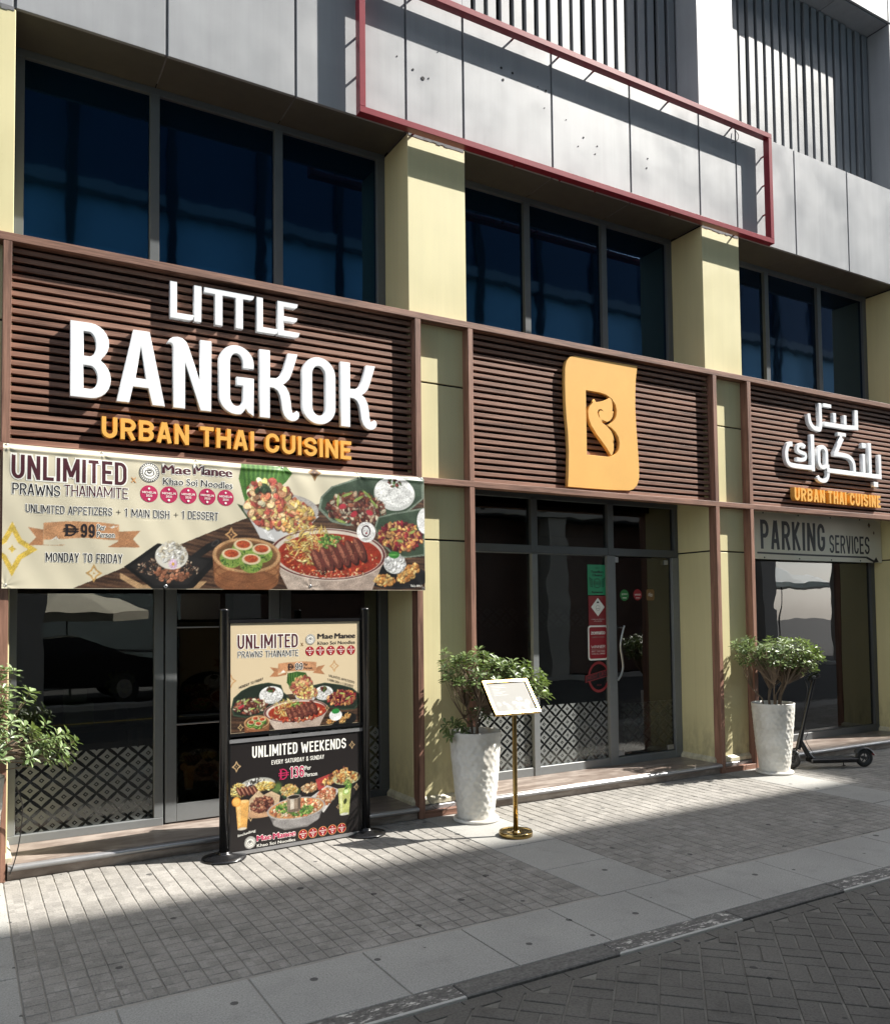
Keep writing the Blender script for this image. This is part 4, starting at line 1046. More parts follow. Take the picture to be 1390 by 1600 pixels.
def rice_dome(A, u, v, ru, rv):
    A.ell(u, v, ru, rv, (208,210,206)); A.ell(u, v+rv*.10, ru*.95, rv*.88, (238,239,236)); A.blobs(u, v-rv*.1, ru*.86, rv*.8, 150, .004, .008, RICE, asp=.45, hl=0)
    A.blobs(u, v+rv*.62, ru*.34, rv*.24, 22, .006, .016, [(90,36,30),(70,110,44),(140,50,40)])
def steamer(A, u, v, ru, rv, h):
    A.poly([(u-ru, v), (u+ru, v), (u+ru*.93, v-h), (u-ru*.93, v-h)], (176,116,72)); A.ell(u, v-h, ru*.93, rv*.7, (150,92,56))
    for q in range(3): A.ell(u, v-h*(q+.6)/3.4, ru*.99, rv*.86, (120,70,42), ring=.006, alpha=.6)
    A.ell(u, v, ru, rv, (206,156,104)); A.ell(u, v, ru*.90, rv*.86, (146,96,58)); A.ell(u, v-.005, ru*.86, rv*.80, (120,84,50))
    for (a, b) in ((-.12,.52), (.42,.30), (-.46,-.02), (.12,-.30)):
        x, y = u+a*ru, v+b*rv; r_ = ru*.33
        A.ell(x, y-r_*.3, r_, r_*.80, (140,170,70)); A.blobs(x, y-r_*.45, r_*.9, r_*.5, 26, .006, .014, GRN, asp=.35); A.ell(x, y+r_*.12, r_*.84, r_*.48, (236,214,170)); A.ell(x, y+r_*.16, r_*.62, r_*.34, (206,84,44)); A.blobs(x, y+r_*.16, r_*.5, r_*.26, 18, .004, .008, [(220,100,50),(190,60,34)])
def leaf_plate(A, pts, rim=(120,136,118), fill=(58,78,58)):
    A.poly(pts, rim); cu = sum(p[0] for p in pts)/len(pts); cv = sum(p[1] for p in pts)/len(pts)
    A.poly([(cu+(p[0]-cu)*.95, cv+(p[1]-cv)*.92) for p in pts], fill)
    for k in range(28):
        a = k*2*math.pi/28; A.poly([(cu+.02*math.cos(a), cv+.02*math.sin(a)), (cu+.9*(pts[0][0]-cu)*math.cos(a)*-1, cv+.10*math.sin(a)), (cu+.9*(pts[0][0]-cu)*math.cos(a)*-1, cv+.10*math.sin(a)+.003)], (96,116,94), .25)

# ---- long promotional banner on the left bay
A = Art(3.225, .983, .005, CREAM)
cl = A.rs.uniform(-1, 1, (12, 40)); 
A.a *= (1+.03*np.sin(A.U*3.1+1)*np.sin(A.V*7+2)[...])[..., None]; A.a[:] = np.clip(A.a, 0, 1)
A.wood([(.427,0), (1.624,.546), (2.10,.72), (3.225,1.0), (3.225,0)])
A.poly([(.80,.983),(1.6,.983),(3.3,.983),(3.3,.97),(2.60,.93),(2.25,.70),(1.63,.55)], CREAM)
for d_ in ((.06,.266,.155,(226,190,70)), (.572,.110,.056,(206,160,90)), (1.540,.420,.050,(214,160,100)), (2.22,.955,.060,(150,110,60))):
    A.diamond(d_[0], d_[1], d_[2], d_[3], CREAM if d_[0] < 1 else (92,62,46))
# price ribbon
A.poly([(.154,.419),(.25,.405),(.25,.297),(.384,.301),(.384,.305),(.156,.294),(.205,.35)], (186,128,84)); A.poly([(.882,.423),(.731,.41),(.731,.34),(.658,.296),(.882,.301),(.83,.36)], (186,128,84))
A.poly([(.25,.452),(.40,.470),(.60,.472),(.735,.460),(.735,.350),(.658,.349),(.50,.358),(.378,.345),(.25,.335)], (208,148,100)); A.poly([(.29,.33),(.33,.362),(.352,.33),(.33,.345)], (240,236,224)); A.poly([(.655,.452),(.68,.440),(.70,.452),(.72,.44),(.73,.455),(.69,.43)], (240,236,224))
# skillet dessert
A.poly([(.745,.115),(.745,.075),(.86,.004),(1.0,.004),(1.3,.004),(1.36,.06),(1.2,.06),(.9,.03)], (190,150,104))
A.poly([(.77,.161),(.80,.18),(.998,.334),(1.02,.334),(1.24,.25),(1.43,.235),(1.44,.215),(1.26,.01),(1.20,.0),(.97,.0)], (20,19,20)); A.poly([(.81,.16),(1.0,.30),(1.38,.215),(1.22,.035),(.98,.03)], (34,32,32))
A.poly([(1.24,.25),(1.36,.345),(1.45,.385),(1.47,.36),(1.42,.32),(1.30,.235)], (28,26,26)); A.ell(1.42,.352,.035,.018,(70,66,64),40,ring=.006)
A.blobs(1.08,.15,.22,.085,260,.003,.009,[(120,80,60),(160,120,96),(90,56,44),(200,170,140)]); A.blobs(1.10,.115,.12,.06,40,.012,.020,[(176,110,78),(196,130,96),(150,88,60)],asp=.7)
A.ell(1.102,.245,.118,.098,(226,222,210)); A.blobs(1.102,.265,.105,.085,120,.006,.018,[(240,238,230),(224,218,200),(250,248,240),(214,200,170)],hl=.1)
for q in range(12): a_ = q*math.pi/6; A.ell(1.112+.02*math.cos(a_), .186+.024*math.sin(a_), .016,.006,(214,180,214), q*30)
A.ell(1.112,.186,.010,.012,(230,180,60))
# banana leaf and prawns in a glass bowl
A.poly([(1.622,.983),(1.60,.86),(1.63,.74),(1.659,.635),(1.80,.70),(1.98,.86),(2.03,.93),(1.99,.983)], (74,126,44))
for q in range(16): A.poly([(1.63+q*.02,.983),(1.64+q*.02,.983),(1.665+q*.012,.64),(1.66+q*.012,.64)], (120,168,74) if q % 2 else (44,92,34), .6)
A.poly([(1.585,.664),(1.66,.56),(1.74,.50),(1.72,.60),(1.65,.645)], (40,70,36))
A.poly([(1.634,.640),(2.253,.60),(2.05,.40),(1.90,.372),(1.767,.402)], (206,206,206)); A.ell(1.94,.64,.31,.13,(176,170,164)); A.poly([(1.72,.56),(1.84,.40),(1.88,.39),(1.78,.58)], (240,240,240), .7)
A.blobs(1.86,.66,.20,.17,330,.014,.040,PRAWN,asp=.62); A.blobs(1.82,.76,.15,.11,160,.014,.034,PRAWN+[(236,224,180)],asp=.7); A.blobs(2.04,.58,.17,.13,330,.012,.030,PRAWN+NOOD+GOLDEN,asp=.5); A.blobs(1.78,.80,.06,.03,9,.02,.035,[(60,80,50)])
# plates on the right
leaf_plate(A, [(2.247,.66),(2.27,.76),(2.36,.85),(2.50,.90),(2.62,.945),(2.80,.955),(3.0,.983),(3.225,.983),(3.225,.80),(3.02,.64),(2.82,.58),(2.66,.545),(2.50,.53),(2.36,.56)])
rice_dome(A, 2.935,.825,.195,.145); A.blobs(2.58,.68,.26,.13,420,.010,.030,MEAT+[(206,190,160),(180,150,120)],asp=.55)
for (u, v, ro) in ((2.42,.74,85),(2.60,.76,30),(2.68,.80,-40),(2.74,.73,-45),(2.50,.79,20),(2.44,.57,-20)): A.ell(u, v, .050,.011,(150,176,84),ro)
for (u, v, ro) in ((2.46,.69,20),(2.70,.65,-20),(2.56,.63,40)): A.ell(u, v, .034,.022,(186,44,58),ro)
leaf_plate(A, [(2.747,.53),(2.78,.62),(2.92,.66),(3.08,.69),(3.225,.72),(3.225,.30),(3.06,.27),(2.92,.29),(2.80,.40)]); A.ell(3.22,.60,.07,.11,(240,240,238))
A.blobs(2.99,.46,.21,.12,420,.010,.028,CHI+GOLDEN[:2],asp=.55)
for (u, v, ro) in ((2.92,.52,10),(2.98,.42,-10),(3.1,.5,30)): A.ell(u, v, .032,.012,(160,180,84),ro)
A.wood([(2.62,.0),(2.64,.16),(2.74,.27),(2.86,.26),(3.225,.30),(3.225,0)])
A.ell(2.95,.115,.31,.105,(24,24,26)); A.ell(2.95,.118,.30,.098,(44,44,48),ring=.006)
curry_bowl(A, 2.345,.290,.505,.215)
steamer(A, 1.665,.265,.265,.135,.20)
A.blobs(2.84,.085,.095,.045,120,.008,.018,GOLDEN,asp=.7); A.blobs(3.06,.145,.12,.055,150,.008,.018,GOLDEN,rot=35,asp=.7)
A.ell(2.935,.222,.105,.082,(224,224,220)); A.blobs(2.935,.228,.10,.072,80,.010,.024,[(240,240,238),(228,228,224),(250,250,250)],hl=.1); A.ell(2.925,.300,.050,.030,(54,140,50)); A.ell(2.925,.300,.046,.004,(120,190,90))
A.ell(2.670,.485,.086,.086,(240,240,238))
# soft shading of creases is left to the cloth itself
BX, BZ = .232, 1.953
def banner_fn(u, v, lift):
    w_, h_ = 3.225, .983
    y = -.030
    y += .012*math.exp(-((v-.985)/.022)**2) - .006*math.exp(-((v-.948)/.016)**2)       # rolled top hem
    sag = math.sin(u*2*math.pi/.645)**2
    y += -.010*sag*math.exp(-((v-.86)/.10)**2)*.6
    y += -.012*math.sin(math.pi*u/w_)*math.sin(math.pi*v/h_)
    y += .0035*math.sin(u*5.2+v*3.0)+.0016*math.sin(u*13-v*9+1.3)+.0006*math.sin(u*31+v*17)
    for (gu, gv) in ((.02,.965),(.62,.965),(1.28,.965),(1.95,.965),(2.6,.965),(3.205,.965),(.02,.02),(2.18,.02),(3.205,.02)):
        d = math.hypot(u-gu, v-gv); y += .006*math.exp(-d/.05)+.0013*math.cos(math.atan2(v-gv, u-gu)*7)*math.exp(-d/.10)
    dz = -.006*math.sin(math.pi*u/w_)*(v/h_) + (.004*abs(math.sin(u*math.pi/.645))*(-1 if v > .5 else 0))
    return (BX+u, y-lift, BZ+v+dz)
bn = thing('promotional_banner', 'long vinyl banner of Thai dishes headed UNLIMITED PRAWNS THAINAMITE below the left sign', 'banner')
put('vinyl_sheet', A.mesh('vinyl_sheet', banner_fn), [M['print']], bn)
pr = Prints(banner_fn)
pr.text('UNLIMITED', .052, .785, .748, .912, 'maroon', .012, 'white', .045)
pr.text('PRAWNS', .058, .352, .642, .718, 'dark', -.004, 'white', .05); pr.text('THAINAMITE', .377, .795, .652, .728, 'maroon', -.006, 'white', .05)
pr.text('x', .816, .852, .775, .812, 'tan')
seal(pr, .944, .859, .073)
pr.text('Mae', 1.037, 1.235, .860, .926, 'maroon', .022, 'white', .05); pr.text('Manee', 1.262, 1.545, .866, .934, 'maroon', .022, 'white', .05)
pr.text('Khao Soi Noodles', 1.042, 1.550, .778, .828, 'dark', .004, 'white', .04)
medals(pr, [.941, 1.081, 1.220, 1.360, 1.498], [.702, .703, .703, .704, .705], .062)
pr.text('UNLIMITED APPETIZERS', .140, .690, .523, .578, 'dark', -.006, 'white', .05); pr.text('+', .715, .748, .535, .568, 'dark', -.01)
pr.text('1 MAIN DISH', .775, 1.085, .525, .583, 'dark', -.006, 'white', .05); pr.text('+', 1.115, 1.148, .538, .571, 'dark', -.01); pr.text('1 DESSERT', 1.175, 1.442, .528, .587, 'dark', -.006, 'white', .05)
dirham(pr, .375, .472, .368, .450, 'dark', .010); pr.text('99', .486, .576, .362, .456, 'dark', .012)
pr.text('Per', .591, .645, .418, .456, 'dark', .004, 'white', .05); pr.text('Person', .591, .706, .366, .404, 'dark', .004, 'white', .05)
pr.text('MONDAY TO FRIDAY', .266, .761, .186, .248, 'dark', -.004, 'white', .05)
pr.ring(2.670, .495, .040, .006, 'maroon', .0016, 18, .048); pr.line((2.650,.495),(2.656,.495), .006, 'maroon'); pr.line((2.678,.495),(2.686,.495), .006, 'maroon'); pr.disc(2.672,.476,.008,'red',.0018,8); pr.text('NOODLES', 2.640, 2.702, .424, .436, 'grey', 0)
pr.text('T&Cs APPLY', 3.080, 3.195, .030, .048, 'white', 0)
pr.build(bn)
for (u, v) in ((.02,.965),(.62,.965),(1.28,.965),(1.95,.965),(2.6,.965),(3.205,.965),(.02,.02),(2.18,.03),(1.06,.02),(3.205,.02)):
    x, y, z = banner_fn(u, v, .001); m_ = MB(); n_ = 12; P = []
    for k in range(n_):
        a_ = 2*math.pi*k/n_
        for rr, yy in ((.013, y), (.010, y-.003), (.006, y-.001)): P.append((x+rr*math.cos(a_), yy, z+rr*math.sin(a_)))
    F_ = []
    for k in range(n_):
        q = (k+1) % n_
        for l in (0, 1): F_.append((3*k+l, 3*q+l, 3*q+l+1, 3*k+l+1))
    m_.add(P, F_, 0, True); part('grommet', m_, M['alu'], bn)

# ---- parking banner in the right bay
def park_fn(u, v, lift):
    return (7.71+u, .448-.004*math.sin(u*4+1)-.003*math.sin(u*11+v*6)-lift, 2.375+v-.006*math.sin(u*math.pi/3.06))
PA = Art(3.060, .585, .02, (255,246,222))
PA.a *= (1-.05*(.5+.5*np.sin(PA.U*2.2+PA.V*3)))[..., None]
pk = thing('parking_banner', 'cream cloth banner reading PARKING SERVICES with a long arrow, under the right timber beam', 'banner')
put('cloth_sheet', PA.mesh('cloth_sheet', park_fn), [M['print']], pk)
pr = Prints(park_fn)
pr.text('PARKING', .640, 1.860, .125, .480, 'dark', .012); pr.text('SERVICES', 1.950, 2.800, .110, .345, 'dark', .002)
pr.line((.57,.075),(2.73,.068), .022, 'dark'); pr.line((2.73,.068),(2.90,.010), .030, 'dark', .0022)
pr.shape([(2.985,-.012+.02),(2.86,.0),(2.93,.075)], 'dark', .0024)
for (u, v, r_) in ((2.80,.50,.030),(2.90,.40,.020)):
    pr.shape([(u-r_,v),(u,v-r_*1.3),(u+r_,v),(u,v+r_*1.3)], 'dark'); pr.disc(u, v, r_*.3, 'tan', .002, 8)
pr.build(pk)
for u in (.70, 1.35, 1.98, 2.6):
    for v in (.020, .565):
        x, y, z = park_fn(u, v, .001); part('grommet', MB().tube([(x,y-.003,z),(x,y+.002,z)], .010, 8), M['blackmatt'], pk)
# ================================================================== POSTER STAND
ps = thing('poster_stand', 'black two-post stand holding a cream lunch poster above a black UNLIMITED WEEKENDS poster', 'poster stand')
SL = .0565
def py_(x): return -.245+(x-1.67)*SL
for (x, y) in ((1.662, -.2455), (2.815, -.180)):
    part('base', MB().lathe([(.0,.0),(.150,.0),(.158,.006),(.156,.014),(.12,.022),(.06,.034),(.045,.045),(.045,.052),(.0,.052)], x, y, 40), M['blackmetal'], ps)
    part('post', MB().lathe([(.0,.05),(.034,.05),(.034,1.784),(.036,1.786),(.036,1.798),(.030,1.804),(.0,1.806)], x, y, 24), M['blackmetal'], ps)
def sb(x0, x1, z0, z1, dy0, dy1):
    m_ = MB(); v = []
    for z in (z0, z1):
        for (x, d) in ((x0,dy0),(x1,dy0),(x1,dy1),(x0,dy1)): v.append((x, py_(x)+d, z))
    return v
BF = [(0,3,2,1),(4,5,6,7),(0,1,5,4),(1,2,6,5),(2,3,7,6),(3,0,4,7)]
PX0, PX1 = 1.70, 2.765
part('rail', MB().add(sb(PX0, PX1+.03, 1.700, 1.725, -.012, .012), BF), M['blackmetal'], ps)
part('rail', MB().add(sb(PX0, PX1+.03, .868, .890, -.012, .012), BF), M['blackmetal'], ps)
part('rail', MB().add(sb(PX0, PX1+.03, .822, .848, -.010, .010), BF), M['steel'], ps)
part('rail', MB().add(sb(PX0, PX1+.03, .010, .034, -.010, .010), BF), M['steel'], ps)
part('rail', MB().add(sb(PX0, PX0+.008, .034, 1.70, -.008, .008), BF), M['blackmetal'], ps)
part('rail', MB().add(sb(PX1+.0, PX1+.012, .034, 1.70, -.008, .008), BF), M['blackmetal'], ps)
def poster_fn(z0):
    def fn(u, v, lift): x = PX0+.009+u; return (x, py_(x)-.004-lift, z0+v)
    return fn
# upper poster: width 1.055, z .892 .. 1.698
U0 = .892
A = Art(1.055, .806, .0036, (226,204,164))
A.wood([(0,0),(0,.19),(.3,.26),(.75,.26),(1.055,.17),(1.055,0)], (40,28,22), (96,66,46))
def q(u, z): return (u-.009, z-U0)
for (u, z, r_) in ((.842,1.350,.042),(.01,1.275,.045)): A.diamond(u-.009, z-U0, r_, (206,156,100), (226,204,164))
A.poly([q(.310,1.364),q(.376,1.352),q(.376,1.300),q(.45,1.322),q(.44,1.30),q(.368,1.289),q(.310,1.292),q(.345,1.327)], (186,124,80)); A.poly([q(.763,1.363),q(.70,1.352),q(.66,1.305),q(.762,1.288),q(.73,1.325)], (186,124,80))
A.poly([q(.376,1.388),q(.45,1.394),q(.6,1.396),q(.690,1.388),q(.690,1.318),q(.60,1.325),q(.45,1.325),q(.376,1.315)], (206,144,98)); A.poly([q(.395,1.318),q(.418,1.338),q(.438,1.320)], (240,236,224))
leaf_plate(A, [q(.014,1.08),q(.03,1.15),q(.09,1.20),q(.16,1.23),q(.24,1.245),q(.30,1.25),q(.40,1.225),q(.42,1.17),q(.47,1.13),q(.38,1.06),q(.25,1.02),q(.12,1.0),q(.03,1.02)], (50,66,50), (30,42,32))
leaf_plate(A, [q(.66,1.21),q(.76,1.225),q(.90,1.20),q(1.0,1.17),q(1.06,1.12),q(1.063,1.04),q(1.02,1.00),q(.92,1.0),q(.80,1.03),q(.70,1.08)], (50,66,50), (30,42,32))
rice_dome(A, .313,.263,.095,.066); rice_dome(A, .742,.252,.080,.055)
A.blobs(.150,.190,.13,.055,260,.006,.018,MEAT+[(206,190,160),(150,170,100)],asp=.5); A.blobs(.898,.205,.125,.06,260,.006,.016,CHI+GOLDEN[:1],asp=.55)
for (u, v, ro) in ((.12,.23,30),(.2,.22,-30),(.16,.17,10),(.9,.24,-10),(.95,.2,30)): A.ell(u, v, .026,.006,(160,184,90),ro)
A.ell(.08,.19,.026,.010,(190,50,60),30)
A.poly([q(.445,1.24),q(.452,1.31),q(.53,1.322),q(.60,1.31),q(.66,1.20),q(.5,1.17)], (52,96,36))
for k in range(8): A.poly([q(.452+k*.010,1.315),q(.457+k*.010,1.315),q(.47+k*.008,1.19),q(.465+k*.008,1.19)], (110,160,66) if k % 2 else (34,70,26), .7)
A.poly([(.50,.25),(.70,.25),(.62,.165),(.54,.165)], (200,198,194))
A.blobs(.560,.315,.085,.075,240,.007,.020,PRAWN,asp=.65); A.blobs(.60,.26,.085,.05,160,.006,.016,PRAWN+NOOD,asp=.5)
curry_bowl(A, .515,.130,.262,.088,.55)
steamer(A, .20,.068,.098,.050,.075)
A.ell(.90,.040,.125,.055,(20,20,22)); A.blobs(.80,.030,.04,.02,50,.004,.010,GOLDEN); A.blobs(.92,.045,.06,.028,90,.004,.010,GOLDEN,rot=30); A.ell(.843,.072,.055,.042,(236,236,234)); A.ell(.843,.104,.034,.020,(40,150,60))
for (u, v, r_) in ((.075,.040,.024),(.770,.133,.02)): A.diamond(u, v, r_, (220,180,120), (50,36,28))
up = put('upper_poster', A.mesh('upper_poster', poster_fn(U0)), [M['print']], ps, label='cream poster with a noodle bowl and UNLIMITED PRAWNS THAINAMITE')
pr = Prints(poster_fn(U0))
def T(t, u0, u1, z0, z1, ink_, **k): pr.text(t, u0-.009, u1-.009, z0-UZ, z1-UZ, ink_, **k)
UZ = U0
T('UNLIMITED', .062,.537,1.507,1.610,'maroon',bold=.012,halo='white',hb=.04,lift=.0012); T('PRAWNS', .064,.255,1.443,1.490,'dark',bold=-.004,halo='white',hb=.05,lift=.0012); T('THAINAMITE', .275,.541,1.440,1.489,'dark',bold=-.004,halo='white',hb=.05,lift=.0012)
T('x', .560,.582,1.515,1.540,'brown',lift=.0012); seal(pr, .633,.673,.040)
T('Mae', .702,.83,1.567,1.606,'dark',bold=.02,lift=.0012); T('Manee', .848,1.025,1.566,1.607,'dark',bold=.02,lift=.0012); T('Khao Soi Noodles', .702,1.025,1.520,1.547,'dark',bold=.004,lift=.0012)
medals(pr, [.626,.714,.803,.891,.980], [.581,.581,.581,.580,.579], .037, 'red', lift=.0008)
dirham(pr, .444,.495,1.336-U0,1.384-U0,'dark',.005); T('99', .516,.576,1.334,1.386,'dark',bold=.01,halo='white',hb=.05,lift=.0014); T('Per', .586,.620,1.364,1.384,'dark',lift=.0012); T('Person', .586,.656,1.336,1.355,'dark',lift=.0012)
pr.text('MONDAY TO FRIDAY', .064,.250,.322,.342,'dark',skew=.31,lift=.0012); pr.text('UNLIMITED APPETIZERS', .786,1.010,.378,.396,'dark',skew=-.30,lift=.0012); pr.text('1 MAIN DISH + 1 DESSERT', .774,1.000,.348,.366,'dark',skew=-.30,lift=.0012)
pr.build(up)
# lower poster: z .036 .. .820
L0_ = .036
A = Art(1.055, .784, .0036, (34,29,29))
def q(u, z): return (u-.009, z-L0_)
for (u, z, r_) in ((.053,.650,.036),(.993,.720,.028),(.160,.268,.026),(.935,.525,.022),(.87,.250,.018),(1.03,.385,.026)): A.diamond(u-.009, z-L0_, r_, (206,170,120), (34,29,29))
A.ell(*q(.215,.500), .135,.052,(176,178,170)); A.ell(*q(.215,.500), .125,.043,(206,200,180)); A.blobs(*q(.20,.515),.08,.03,60,.006,.016,[(40,40,44),(236,236,230),(70,66,60)]); A.blobs(*q(.26,.485),.09,.028,120,.008,.018,NOOD,asp=.4,rotr=60)
for k in range(14): A.ell(*q(.36+.002*k,.455), .045,.004,(90,120,56), 10+k*12)
A.blobs(*q(.07,.475),.06,.05,140,.006,.014,NOOD,asp=.25); 
for k in range(5): A.ell(*q(.075+.030*k,.465), .016,.040,(92,42,34),28); A.ell(*q(.070+.030*k,.468), .005,.032,(190,130,100),28)
A.poly([q(.145,.312),q(.15,.40),q(.22,.46),q(.26,.42),q(.32,.44),q(.39,.40),q(.38,.34),q(.30,.26),q(.19,.27)], (206,176,138)); A.ell(*q(.245,.290), .12,.035,(196,150,110)); A.blobs(*q(.248,.350),.09,.055,200,.006,.016,MEAT+[(186,126,92)],asp=.5)
A.poly([q(.37,.43),q(.56,.43),q(.54,.385),q(.42,.37)], (40,70,44)); A.blobs(*q(.463,.430),.07,.042,200,.005,.013,NOOD+[(240,220,150),(216,150,90)],asp=.5)
A.ell(*q(.630,.425), .078,.046,(24,22,22)); A.blobs(*q(.630,.430),.065,.036,120,.006,.014,[(214,166,110),(190,130,84),(236,206,160)])
A.poly([q(.679,.485),q(.70,.40),q(.77,.41),q(.97,.505),q(.945,.548)], (180,60,56)); A.blobs(*q(.84,.485),.12,.035,140,.007,.016,GOLDEN+[(120,60,44)],rot=26); 
A.ell(*q(.945,.465), .12,.052,(186,186,140)); A.blobs(*q(.945,.468),.105,.042,160,.006,.016,GOLDEN+[(200,190,120),(150,60,40)])
A.poly([q(.629,.350),q(.775,.430),q(.885,.380),q(.745,.222)], (204,200,196)); A.blobs(*q(.765,.345),.085,.06,240,.006,.015,[(226,150,110),(200,100,70),(240,196,150),(206,120,60)],rot=20)
# steamboat
A.poly([q(.286,.293),q(.757,.293),q(.70,.18),(.60-.0,.10),(.42,.10),q(.34,.18)], (120,116,114)); A.ell(*q(.522,.200), .19,.055,(150,146,144)); A.ell(*q(.522,.285), .236,.082,(176,170,164)); A.ell(*q(.522,.287), .222,.072,(206,140,84))
A.blobs(*q(.522,.287),.20,.062,300,.006,.016,[(236,176,120),(226,130,84),(240,206,150),(214,110,70),(250,226,196)],asp=.6); A.blobs(*q(.44,.30),.09,.035,90,.006,.014,GRN); A.blobs(*q(.56,.265),.10,.035,80,.006,.014,GRN)
A.poly([q(.443,.375),q(.556,.375),q(.552,.272),q(.447,.272)], (150,130,110)); A.poly([q(.47,.375),q(.50,.375),q(.50,.272),q(.472,.272)], (226,216,200),.8); A.poly([q(.53,.375),q(.556,.375),q(.552,.272),q(.532,.272)], (80,66,56),.8); A.ell(*q(.5,.375), .057,.018,(196,184,170)); A.ell(*q(.5,.374), .049,.014,(40,34,30)); A.ell(*q(.5,.272),.054,.012,(120,100,84))
# drinks
A.poly([q(.045,.395),q(.150,.390),q(.130,.190),q(.062,.197)], (232,170,84)); A.poly([q(.055,.36),q(.085,.36),q(.085,.22),q(.070,.22)], (250,206,130),.7); A.ell(*q(.097,.392), .052,.012,(246,196,120)); A.ell(*q(.052,.395), .034,.034,(236,150,50)); A.ell(*q(.052,.395), .027,.027,(250,190,90)); A.ell(*q(.096,.195), .034,.010,(220,210,190))
A.poly([q(.868,.390),q(.984,.390),q(.961,.178),q(.882,.190)], (190,196,110)); A.poly([q(.88,.36),q(.905,.36),q(.905,.21),q(.893,.21)], (226,230,170),.7); A.ell(*q(.94,.36), .026,.024,(150,190,84)); A.ell(*q(.94,.36), .018,.016,(216,230,170)); A.ell(*q(.93,.285), .014,.022,(60,70,30),-20); A.blobs(*q(.955,.415),.03,.035,40,.006,.014,GRN); A.ell(*q(.922,.187), .038,.010,(214,216,200))
lp = put('lower_poster', A.mesh('lower_poster', poster_fn(L0_)), [M['print']], ps, label='black poster with a steamboat, drinks and UNLIMITED WEEKENDS')
pr = Prints(poster_fn(L0_)); UZ = L0_
T('UNLIMITED', .172,.530,.700,.785,'white',bold=.012,lift=.0012); T('WEEKENDS', .560,.940,.700,.780,'white',bold=.012,lift=.0012)
T('EVERY SATURDAY & SUNDAY', .322,.751,.636,.668,'white',bold=.004,lift=.0012)
dirham(pr, .368,.451,.514-L0_,.596-L0_,'pink',.009); T('136', .470,.583,.518,.602,'pink',bold=.014,halo='white',hb=.035,lift=.0014); T('Per', .590,.640,.566,.598,'white',lift=.0012); T('Person', .590,.692,.514,.546,'white',lift=.0012)
pr.text('Including', .055,.188,.098,.122,'white',skew=.16,lift=.0012); seal(pr, .147,.050,.045)
T('Mae', .208,.318,.088,.128,'pink',bold=.02,halo='white',hb=.04,lift=.0014); T('Manee', .335,.510,.084,.126,'pink',bold=.02,halo='white',hb=.04,lift=.0014); T('Khao Soi Noodles', .208,.510,.044,.066,'white',bold=.01,lift=.0012)
medals(pr, [.563,.645,.727,.808,.890], [.046,.046,.046,.046,.046], .035, 'red', ringink='tan', lift=.0008)
pr.build(lp)

# ================================================================== PLANTERS AND PLANTS
def planter(x, y, label, seed, hh=.745, rt=.222, rb=.150):
    t = thing('planter', label, 'planter', (x, y, 0), 0, 'white hammered planters')
    rg = random.Random(seed)
    part('saucer', MB().lathe([(0,.0),(.175,.0),(.192,.006),(.196,.018),(.190,.030),(.176,.034),(.168,.022),(0,.022)], 0, 0, 40), M['pot'], t)
    n, mz = 120, 96
    # hammered facets: centres on a jittered brick lattice, each a shallow scoop
    cols = 22; rows = 16; cent = []
    for r in range(rows+1):
        for c in range(cols):
            cent.append(((c+(r % 2)*.5+rg.uniform(-.2,.2))/cols*2*math.pi, (r+rg.uniform(-.2,.2))/rows*(hh-.06)+.035))
    ca = np.array([c[0] for c in cent]); cz = np.array([c[1] for c in cent])
    vs = []; fs = []
    def prof(z):
        t_ = z/hh; return rb+(rt-rb)*(t_**.85) + .004*math.sin(t_*math.pi)
    for j in range(mz+1):
        z = .024+(hh-.024)*j/mz
        for k in range(n):
            a = 2*math.pi*k/n; r_ = prof(z)
            if .04 < z < hh-.03:
                da = np.abs((ca-a+math.pi) % (2*math.pi)-math.pi)*r_; dz = (cz-z)*.86
                d = np.sqrt(np.min(da*da+dz*dz)); s = .030
                fade = min(1, (hh-.03-z)/.03, (z-.04)/.03)
                r_ += (-.0078*max(0, 1-(d/s)**2)+.002)*fade
            vs.append((r_*math.cos(a), r_*math.sin(a), z))
    for j in range(mz):
        for k in range(n): fs.append((j*n+k, j*n+(k+1) % n, (j+1)*n+(k+1) % n, (j+1)*n+k))
    mb = MB().add(vs, fs, 0, True)
    mb.lathe([(rt,hh),(rt+.002,hh+.005),(rt-.006,hh+.009),(rt-.016,hh+.004),(rt-.020,hh-.02),(rt-.03,hh-.12)], 0, 0, n)
    part('pot', mb, M['pot'], t)
    part('soil', MB().lathe([(rt-.021,hh-.045),(.1,hh-.035),(0,hh-.032)], 0, 0, 32), M['soil'], t)
    return t
def leaf_geo(mb, tone, p, d, n, ln, wd, tv):
    """obovate leaf with a folded midrib; p base, d direction, n normal"""
    s = d.cross(n).normalized(); n = s.cross(d).normalized(); o = len(mb.v)
    c = [(0,0,0), (.38,.30,.02), (.38,-.30,.02), (.72,.46,.00), (.72,-.46,.00), (1.0,0,-.10), (.40,0,-.035), (.74,0,-.06)]
    P = [p+d*(a*ln)+s*(b*wd)+n*(h*ln) for a, b, h in c]
    mb.add(P, [(0,6,1),(0,2,6),(1,6,7,3),(6,2,4,7),(3,7,5),(7,4,5)], 0, False); tone += [tv]*8
